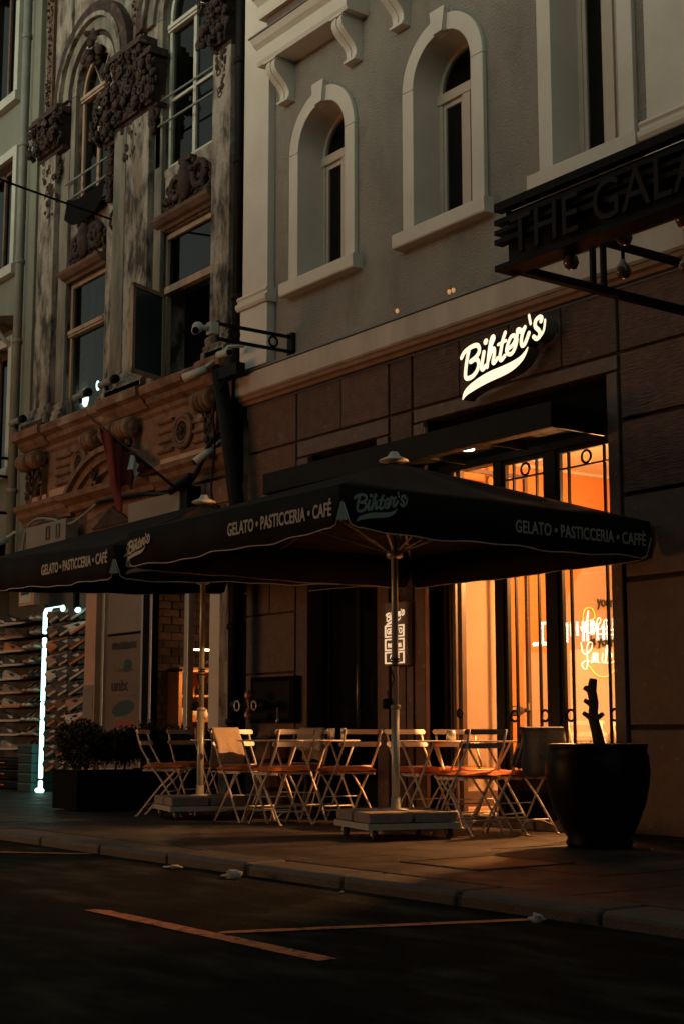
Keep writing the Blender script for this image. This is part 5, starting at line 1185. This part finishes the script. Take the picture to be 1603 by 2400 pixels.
# big pot with pruned trunk
px, py = -7.43, -.86
t = empty('plant_pot', (px, py, 0), 'huge black bulging pot with a pruned bare trunk at the right of the cafe window', 'pot')
MB().lathe([(.0, .0), (.22, .0), (.235, .03), (.22, .06), (.275, .16), (.33, .30), (.36, .44), (.367, .54), (.358, .63), (.345, .665), (.35, .685), (.355, .71), (.33, .715), (.31, .69), (.30, .66), (0, .655)], (px, py, 0), 48).build('pot_body', 'pot', t)
MB().lathe([(.305, .0), (.2, .012), (.0, .02)], (px, py, .657), 24).build('soil', 'soil', t)
tr = empty('pruned_trunk', (px, py, .66), 'bare pruned trunk with cut stubs rising from the black pot', 'plant')
mb = MB(); mb.tube([(px + .04, py, .64), (px - .0, py, .80), (px - .035, py, .90), (px - .02, py, 1.0), (px - .04, py - .0, 1.09), (px - .02, py, 1.17)], .03, 10, True, [.045, .04, .036, .033, .036, .028])
for (z, dx, l) in ((.90, .10, .02), (.90, -.085, .03), (1.0, -.07, .02), (1.09, -.07, .02), (1.075, -.06, .04), (.84, .02, .01)): mb.tube([(px - .02, py, z - .02), (px - .02 + dx, py - .02, z + l)], .02, 7, True, [.024, .016])
mb.build('trunk', 'bark', tr)
lf = MB(); rg = random.Random(12)
for k in range(60):
    a = rg.uniform(0, 6.28); r_ = rg.uniform(.05, .3); x, y = px + r_ * math.cos(a), py + r_ * math.sin(a); h_ = rg.uniform(.02, .07)
    lf.tube([(x, y, .665), (x + rg.uniform(-.02, .02), y, .665 + h_), (x + rg.uniform(-.05, .05), y + rg.uniform(-.03, .03), .665 + h_ * rg.uniform(.6, 1.3))], .0025, 4)
kind(lf.build('dry_twigs', 'bark', tr), 'stuff')
# planter boxes with shrubs
def planter(x0, x1, y0, y1, h, lab, sh_lab, seed, sz):
    t = empty('planter_box', ((x0 + x1) / 2, (y0 + y1) / 2, 0), lab, 'planter')
    MB().box(x0, x1, y0, y1, .02, h).box(x0 + .04, x1 - .04, y0 + .04, y1 - .04, h, h + .004).build('box_body', 'matte_black', t, bevel=.006)
    MB().box(x0 - .01, x1 + .01, y0 - .01, y0 + .03, h, h + .015).box(x0 - .01, x1 + .01, y1 - .03, y1 + .01, h, h + .0151).box(x1 - .03, x1 + .01, y0 + .03, y1 - .03, h, h + .0148).build('box_rim', 'matte_black', t)
    t2 = empty('shrub', ((x0 + x1) / 2, (y0 + y1) / 2, h), sh_lab, 'shrub')
    rg = random.Random(seed); lv = MB(); cxm, cym = (x0 + x1) / 2, (y0 + y1) / 2
    cl = [(cxm + rg.uniform(-1, 1) * (x1 - x0) * .42, cym + rg.uniform(-1, 1) * (y1 - y0) * .46, h + .12 + rg.random() * sz, rg.uniform(.10, .18)) for k in range(30)]
    for (a, b, c_, s) in cl:
        for k in range(420):
            d = Vector((rg.gauss(0, 1), rg.gauss(0, 1), rg.gauss(0, 1))).normalized() * s * rg.uniform(.5, 1.15); p = Vector((a, b, c_)) + d
            if p.z < h + .03: p.z = h + .03 + rg.random() * .1
            q = Vector((rg.gauss(0, 1), rg.gauss(0, 1), rg.gauss(0, 1))).normalized() * .020; r2 = q.cross(Vector((rg.gauss(0, 1), rg.gauss(0, 1), 1))).normalized() * .012
            lv.add([p - q, p + r2, p + q, p - r2], [(0, 1, 2, 3)])
    kind(lv.build('foliage', 'leaf', t2), 'stuff')
    st = MB()
    for k in range(14): x, y = cxm + rg.uniform(-1, 1) * (x1 - x0) * .3, cym + rg.uniform(-1, 1) * (y1 - y0) * .4; st.tube([(x, y, h), (x + rg.uniform(-.05, .05), y + rg.uniform(-.05, .05), h + .2), (x + rg.uniform(-.12, .12), y + rg.uniform(-.1, .1), h + .1 + sz)], .006, 5)
    st.build('stems', 'bark', t2)
planter(-14.22, -13.66, -1.82, -.86, .40, 'long black planter box standing across the pavement at the left', 'dark shrub in the black planter box at the left', 3, .26)
planter(-13.95, -13.45, -.74, -.30, .36, 'smaller black planter box against the wall behind the leftmost chairs', 'dark shrub in the smaller planter behind the leftmost chairs', 5, .24)
# black wall box, inlet fitting, barrel
t = empty('wall_cabinet', (-12.76, -.05, 1.1), 'flat black wall cabinet mounted on the granite pier', 'cabinet')
MB().box(-13.16, -12.36, -.09, -.001, .885, 1.36).build('cabinet_body', 'matte_black', t, bevel=.006); MB().box(-13.10, -12.42, -.096, -.0905, .93, 1.31).build('cabinet_door', 'black', t, bevel=.003)
t = empty('beer_tap', (-12.9, -.3, 1.05), 'black twin-barrel brass-rimmed fitting with two copper paddles before the wall cabinet', 'fitting')
q = MB(); q.tube([(-13.22, -.28, 1.07), (-12.62, -.28, 1.06)], .03, 12)
q.lathe([(.035, -.06), (.055, -.05), (.055, .03), (.065, .04), (.065, .06)], (-13.12, -.28, 1.065), 18, True, 'x'); q.lathe([(.065, -.06), (.065, -.04), (.05, -.03), (.05, .04), (.035, .06)], (-12.62, -.28, 1.06), 18, True, 'x'); q.build('fitting_body', 'black', t)
q = MB(); q.ring((-13.02, -.34, 1.06), .05, .012, 'y'); q.ring((-12.70, -.34, 1.06), .045, .01, 'y'); q.build('brass_ring', 'silver', t)
for s in (1, -1): MB().lathe([(.002, -.055), (.04, -.03), (.05, 0), (.035, .035), (.004, .055)], (-12.86, -.30, 1.065 + s * .10), 14).build('paddle', 'copper', t)
MB().tube([(-12.86, -.30, .96), (-12.86, -.30, 1.17)], .012).build('spindle', 'copper', t)
MB().tube([(-12.86, -.28, 1.05), (-12.86, -.12, 1.05)], .02).build('wall_arm', 'black', t)
small('tap_spout', 'silver', -12.48, -.2, .88, [(.012, 0), (.02, .03), (.008, .05), (.008, .15), (.004, .16)], 'small brass spout under the wall cabinet', 'tap')
t = empty('oak_barrel', (-12.15, -.40, 0), 'oak barrel standing by the side door behind the chairs', 'barrel')
pr = [(.19, 0), (.225, .12), (.245, .28), (.25, .38), (.245, .48), (.225, .66), (.20, .80)]
for k in range(20):
    a0, a1 = 2 * math.pi * k / 20 + .012, 2 * math.pi * (k + 1) / 20 - .012; st = MB(); vs = []
    for (r_, z) in pr:
        for (a, rr_) in ((a0, r_), (a1, r_), (a1, r_ - .02), (a0, r_ - .02)): vs.append((-12.15 + rr_ * math.cos(a), -.40 + rr_ * math.sin(a), z))
    fs = [(i * 4 + j, i * 4 + (j + 1) % 4, (i + 1) * 4 + (j + 1) % 4, (i + 1) * 4 + j) for i in range(len(pr) - 1) for j in range(4)] + [(0, 3, 2, 1), tuple(len(pr) * 4 - 4 + i for i in range(4))]
    st.add(vs, fs); st.build('stave', 'wood_barrel', t)
for z, r_ in ((.06, .212), (.25, .243), (.52, .242), (.74, .213)): MB().lathe([(r_, -.018), (r_ + .005, -.018), (r_ + .005, .018), (r_, .018)], (-12.15, -.40, z), 28).build('hoop', 'iron', t)
MB().lathe([(.0, .0), (.19, .0), (.19, .01), (0, .01)], (-12.15, -.40, .77), 28).build('barrel_head', 'wood_barrel', t)

# ================= SHOE SHOP =================
def shoe_meshes():
    L_ = .28
    up = MB(); sec = [(-.5, .30, .02, .105), (-.40, .36, .02, .125), (-.22, .36, .02, .115), (-.05, .38, .02, .095), (.12, .42, .02, .075), (.30, .46, .02, .058), (.44, .40, .022, .048), (.50, .22, .025, .038)]
    vs = []; n = 8
    for (x, w_, z0, z1) in sec:
        for k in range(n): a = math.pi * k / (n - 1); vs.append((x * L_, w_ * .10 * math.cos(a), z0 + (z1 - z0) * math.sin(a) ** .7))
    fs = [(i * n + k, (i + 1) * n + k, (i + 1) * n + k + 1, i * n + k + 1) for i in range(len(sec) - 1) for k in range(n - 1)] + [tuple(reversed(range(n)))] + [tuple((len(sec) - 1) * n + k for k in range(n))]
    up.add(vs, fs, True); so_ = MB(); pl = []
    for (x, w_, lift) in ((-.52, .2, .004), (-.47, .36, 0), (-.2, .38, 0), (.1, .42, 0), (.35, .47, .004), (.48, .34, .012), (.53, .1, .018)): pl.append((x * L_, w_ * .108, lift))
    vs = []
    for (x, w_, lf_) in pl: vs += [(x, -w_, lf_), (x, w_, lf_), (x, w_, lf_ + .024), (x, -w_, lf_ + .024)]
    so_.add(vs, [(i * 4 + j, (i + 1) * 4 + j, (i + 1) * 4 + (j + 1) % 4, i * 4 + (j + 1) % 4) for i in range(len(pl) - 1) for j in range(4)] + [(0, 1, 2, 3), tuple(reversed([len(pl) * 4 - 4 + k for k in range(4)]))])
    sw = MB(); 
    for s in (-1, 1): sw.add([(-.03, s * .037, .045), (.03, s * .039, .035), (.0, s * .034, .075), (-.06, s * .034, .085)], [(0, 1, 2, 3)])
    la = MB()
    for k in range(4): la.tube([(.0 + k * .018, -.018, .088 - k * .009), (.004 + k * .018, .0, .098 - k * .010), (.0 + k * .018, .018, .088 - k * .009)], .0035, 4)
    return up, so_, sw, la
UP, SO, SW_, LA = shoe_meshes()
shm = {}
def get(b, nm, mat):
    k = nm + mat
    if k not in shm:
        o = b.build(nm, mat, None); shm[k] = o.data; bpy.data.objects.remove(o)
    return shm[k]
ROWS = ['top', 'second', 'third', 'fourth', 'fifth', 'sixth', 'seventh', 'eighth', 'ninth', 'tenth', 'lowest']
def shoe(x, y, z, yaw, pitch, cu, cs, lab, sc_=1.0):
    t = empty('sneaker', (x, y, z), lab, 'shoe', 'shoes on display'); t.rotation_euler = (0, R(pitch), R(yaw)); t.scale = (sc_ * 1.14,) * 3
    for b, nm, mt in ((UP, 'upper', 'shoe_' + cu), (SO, 'sole', 'shoe_' + cs), (SW_, 'side_flash', 'shoe_' + ('white' if cu in ('black', 'charcoal', 'grey') else 'black')), (LA, 'laces', 'shoe_' + ('cream' if cu != 'white' else 'grey'))):
        o = bpy.data.objects.new(nm, get(b, nm, mt)); COL.objects.link(o); o.parent = t
rg = random.Random(77)
left = [('black', 'white'), ('brown', 'pink'), ('orange', 'white'), ('charcoal', 'white'), ('cream', 'white'), ('tan', 'cream'), ('cream', 'orange'), ('black', 'white'), ('charcoal', 'white'), ('grey', 'white'), ('black', 'cream')]
dr = empty('shoe_rack', (-19.4, .3, 0), 'grey wall rack with many short shoe shelves left of the light tube', 'rack')
MB().box(-20.6, -18.45, .40, .44, 0, 3.0).build('rack_panel', 'display_back', dr)
for k in range(11):
    z = 2.31 - k * .196
    if z > .5:
        for (a, b) in ((-20.3, -19.15), (-19.08, -18.5)): MB().box(a, b, .10, .40, z - .010, z - .003).build('shelf_board', 'matte_black', dr)
rr2 = empty('sloped_shoe_rack', (-17.8, .3, 0), 'grey rack with shoes pitched toe-up right of the light tube', 'rack')
MB().box(-18.25, -17.18, .40, .44, 0, 3.0).build('rack_panel', 'display_back', rr2)
for k in range(12):
    z = 2.28 - k * .196; MB().box(-18.22, -17.2, .20, .40, z - .012, z - .006).build('shelf_board', 'matte_black', rr2)
cols = list(SH)
for k in range(10):
    z = 2.31 - k * .196
    cu, cs = left[k % len(left)]
    if z > .45:
        shoe(-19.70, .12, z, 48, 0, cu, cs, f'{cu} shoe with {cs} sole, side-on at the left edge, {ROWS[k]} shelf down')
        c2 = cols[(k * 7 + 3) % len(cols)]; shoe(-20.15, .14, z, 48, 0, c2, 'white', f'{c2} shoe cut by the left picture edge, {ROWS[k]} shelf down')
        for j, x in enumerate((-19.02, -18.84, -18.66)):
            cu = rg.choice(['black', 'charcoal', 'brown', 'pink', 'grey', 'white', 'teal', 'tan']); cs = rg.choice(['white', 'cream', 'black', 'pink']) 
            shoe(x, .08, z, -62 + rg.uniform(-6, 6), 0, cu, cs, f'{cu} shoe toe-forward, {("left", "middle", "right")[j]} of three beside the light tube, {ROWS[k]} shelf down')
for k in range(11):
    z = 2.26 - k * .196
    for j, x in enumerate((-18.10, -17.78, -17.46)):
        cu = rg.choice(['black', 'charcoal', 'brown', 'white', 'black', 'grey', 'pink', 'charcoal', 'black']); cs = rg.choice(['white', 'cream', 'cream', 'orange'])
        if k == 2 and j == 0: cu = 'orange'
        if z > .05: shoe(x, .06, z + .06, 48, -32, cu, cs, f'{cu} shoe with {cs} sole pitched toe-up, {("left", "middle", "right")[j]} column of the sloped rack, {ROWS[k]} row')
# cool LED tube frame
t = empty('light_tube_frame', (-18.37, -.05, 0), 'cool white upright light tube frame in the shoe shop entrance', 'light tube')
X, Y = -18.37, -.04
for z0, z1 in ((2.10, 2.40), (1.93, 2.05), (1.20, 1.915), (.965, 1.19), (.18, .955), (.0, .155)):
    MB().tube([(X, Y, z0), (X, Y, z0 + .01), (X, Y, z1 - .01), (X, Y, z1)], .03, 10, True, [.018, .03, .03, .018]).build('tube_segment', 'led', t)
MB().tube([(X, Y, 2.40), (X + .03, Y, 2.425), (X + .16, Y, 2.42)], .024, 8).build('tube_segment', 'led', t)
MB().tube([(X + .16, Y, 2.44), (X + .52, Y, 2.44)], .008, 6).build('thin_tube', 'led', t)
MB().blob((X + .53, Y, 2.41), .05, .03, .045, 10, 6).build('lamp_spot', 'led', t); MB().blob((X + .98, Y, 2.36), .07, .03, .035, 10, 6).build('lamp_spot', 'led', t)
MB().tube([(X + .1, Y + .1, 2.74), (X + .28, Y + .1, 2.735)], .022, 8).build('tube_segment', 'led', t)
MB().tube([(X + .0, Y - .05, .03), (X + .17, Y - .05, .03)], .03, 8).build('tube_segment', 'led', t)
MB().box(X - .05, X - .03, Y + .01, Y + .05, 0, 2.5).build('tube_backing', 'black', t)
# hanging bags and boxes
tag(MB().box(-17.95, -17.60, -.02, .10, 2.62, 2.98).build('woven_bag', 'shoe_tan', None, (-17.8, 0, 2.6), bevel=.03), 'tan woven bag hanging at the top of the sloped rack', 'bag')
tag(MB().box(-17.42, -17.26, -.02, .08, 2.70, 2.98).build('small_bag', 'shoe_pink', None, (-17.3, 0, 2.6), bevel=.02), 'small pinkish bag hanging right of the tan woven bag', 'bag')
for k in range(5):
    o = MB().box(-18.96 + .04 * (k < 4), -18.50, -.12, .22, .0 + k * .128, .122 + k * .128).build('shoe_box', 'tealbox', None, (-18.7, 0, k * .128), bevel=.006)
    tag(o, f'teal shoe box beside the light tube, {("bottom", "second", "third", "fourth", "topmost")[k]} of its stack', 'box', 'stacked teal shoe boxes')
    MB().box(-18.955 + .04 * (k < 4), -18.505, -.124, -.1205, .100 + k * .128, .108 + k * .128).build('lid_edge', 'board', o)
for k in range(3):
    tag(MB().box(-20.4, -19.08, -.05, .35, .02 + k * .15, .13 + k * .15).build('stock_bag', 'black', None, (-19.8, 0, k * .15), bevel=.02), f'dark brown stock bag at the far left floor, {("bottom", "middle", "top")[k]} one', 'bag', 'dark stock bags')
    tag(MB().box(-20.3, -19.52, -.058, -.0505, .06 + k * .15, .075 + k * .15).build('orange_strap', 'shoe_orange', None, (-19.8, 0, k * .15)), f'orange strap across the dark stock bags, {("lowest", "middle", "uppermost")[k]}', 'strap')
q = MB().box(-19.22, -18.72, -.06, .04, 2.52, 2.80).build('price_board', 'salmon', None, (-19, 0, 2.5), bevel=.005); tag(q, 'small framed price board above the toe-forward shoes', 'notice')
MB().box(-19.17, -18.80, -.068, -.0605, 2.56, 2.77).build('sheet', 'whiteframe', q); MB().box(-19.12, -18.86, -.072, -.0685, 2.67, 2.74).build('printed_band', 'teal_print', q)

# ================= INSIDE THE CAFE =================
NX = -10.975
t = empty('neon_wall_sign', (NX, 2.8, 1.7), 'neon words Beauty and Smile with small black words on the cream cafe wall', 'neon sign')
def neon(pts, m, nm='neon_tube', r=.0065): MB().tube([(NX, p[0], p[1]) for p in spline([Vector((a, b, 0)) for a, b in pts], 6)], r, 7).build(nm, m, t)
# letters in (y, z): x of text runs along +y
def N(pts, ox, oz, s=1.0): return [(ox + a * s, oz + b * s) for a, b in pts]
neon(N([(0, .02), (.03, -.02), (.07, .03), (.10, .14), (.12, .20), (.10, .09), (.08, 0)], 2.60, 1.86), 'neon_white')
neon(N([(.02, .04), (.02, .15), (.06, .22), (.14, .23), (.19, .18), (.19, .13), (.14, .10)], 2.62, 1.86), 'neon_orange')
neon(N([(.12, .10), (.17, .09), (.20, .04), (.17, -.03), (.10, -.03), (0.0, -.01), (-.02, .03)], 2.62, 1.86), 'neon_white')
for i, (pts) in enumerate(([(0, .05), (.05, .08), (.06, .12), (.03, .13), (.0, .08), (.01, .02), (.05, .01), (.09, .05)], [(.06, .11), (.02, .11), (0, .05), (.03, .01), (.07, .06), (.07, .11), (.07, .03), (.09, .02)], [(0, .11), (0, .03), (.03, .01), (.07, .05), (.07, .11), (.07, .02), (.1, .03)], [(.03, .17), (.02, .03), (.05, .01)], [(0, .11), (.01, .04), (.05, .02), (.08, .11), (.07, -.04), (.02, -.05)])): neon(N(pts, 2.84 + i * .10, 1.86), 'neon_white', r=.0055)
neon([(2.86, 1.815), (2.95, 1.825), (3.1, 1.82), (3.3, 1.83)], 'neon_white', r=.007)
neon(N([(0, .22), (.02, .13), (.07, .10), (.15, .16), (.16, .22), (.11, .22), (.08, .14), (.09, .02), (.07, -.05), (.02, -.04), (.01, 0), (.06, .03), (.12, .03)], 2.60, 1.50), 'neon_white')
for i, pts in enumerate(([(0, .01), (.03, .12), (.03, .02), (.06, .12), (.06, .02), (.09, .12), (.09, .03), (.12, .02)], [(.02, .12), (.01, .03), (.04, .02)], [(.0, .03), (.05, .18), (.03, .19), (.01, .03), (.04, .02)], [(0, .06), (.05, .09), (.03, .13), (0, .08), (.02, .02), (.08, .04)])): neon(N(pts, 2.75 + (0, .15, .20, .26)[i], 1.50), 'neon_white', r=.0055)
neon([(2.72, 1.48), (2.80, 1.40), (2.92, 1.37), (3.03, 1.40), (3.12, 1.48)], 'neon_orange')
for wd, y, z in (('your', 2.86, 2.12), ('is your', 2.74, 1.70)): text_obj(wd, .15, (NX, y, z), (0, 1, 0), (0, 0, 1), 'black_letter', 'black_word', t, extrude=.004, bold=.02, sx=.85)
MB().obox((NX - .005, 2.645, 1.98), (.004, 0, 0), (0, .006, -.0), (0, .012, .06)).build('tube_holder', 'black', t)
# indoor chairs
for i, (x, y, a) in enumerate(((-10.3, 2.12, 100), (-10.3, 2.75, 100))):
    o = proto.copy(); COL.objects.link(o)
    for ch in KIDS_ROOT:
        c = ch.copy(); COL.objects.link(c); c.parent = o
    o.location = (x, y, .085); o.rotation_euler = (0, 0, R(a)); o['label'] = ('left' if i == 0 else 'right') + ' one of two pale chairs inside the cafe below the neon words'; o['group'] = 'chairs inside the cafe'
# floor lamp-like bulb handle on inner leaf
tag(MB().blob((-10.28, 1.02, .99), .03, .10, .05, 10, 7, .08).build('door_knob', 'iron', None, (-10.28, 1.0, 1.0)), 'dark rounded door pull on the open bronze door leaf', 'door pull')

# ================= ADDED WARM GLOW PANEL ACROSS THE STREET, UNSEEN =================
ow = MB(); ow.box(-21.0, -14.5, -12.19, -12.14, .4, 2.4); wo = ow.build('added_glow_panel', pm('added_warm_glow', (.5, .3, .15), emit=(1.0, .40, .13), estr=OPPWARM), O)  # panel added to warm the left facades from the front
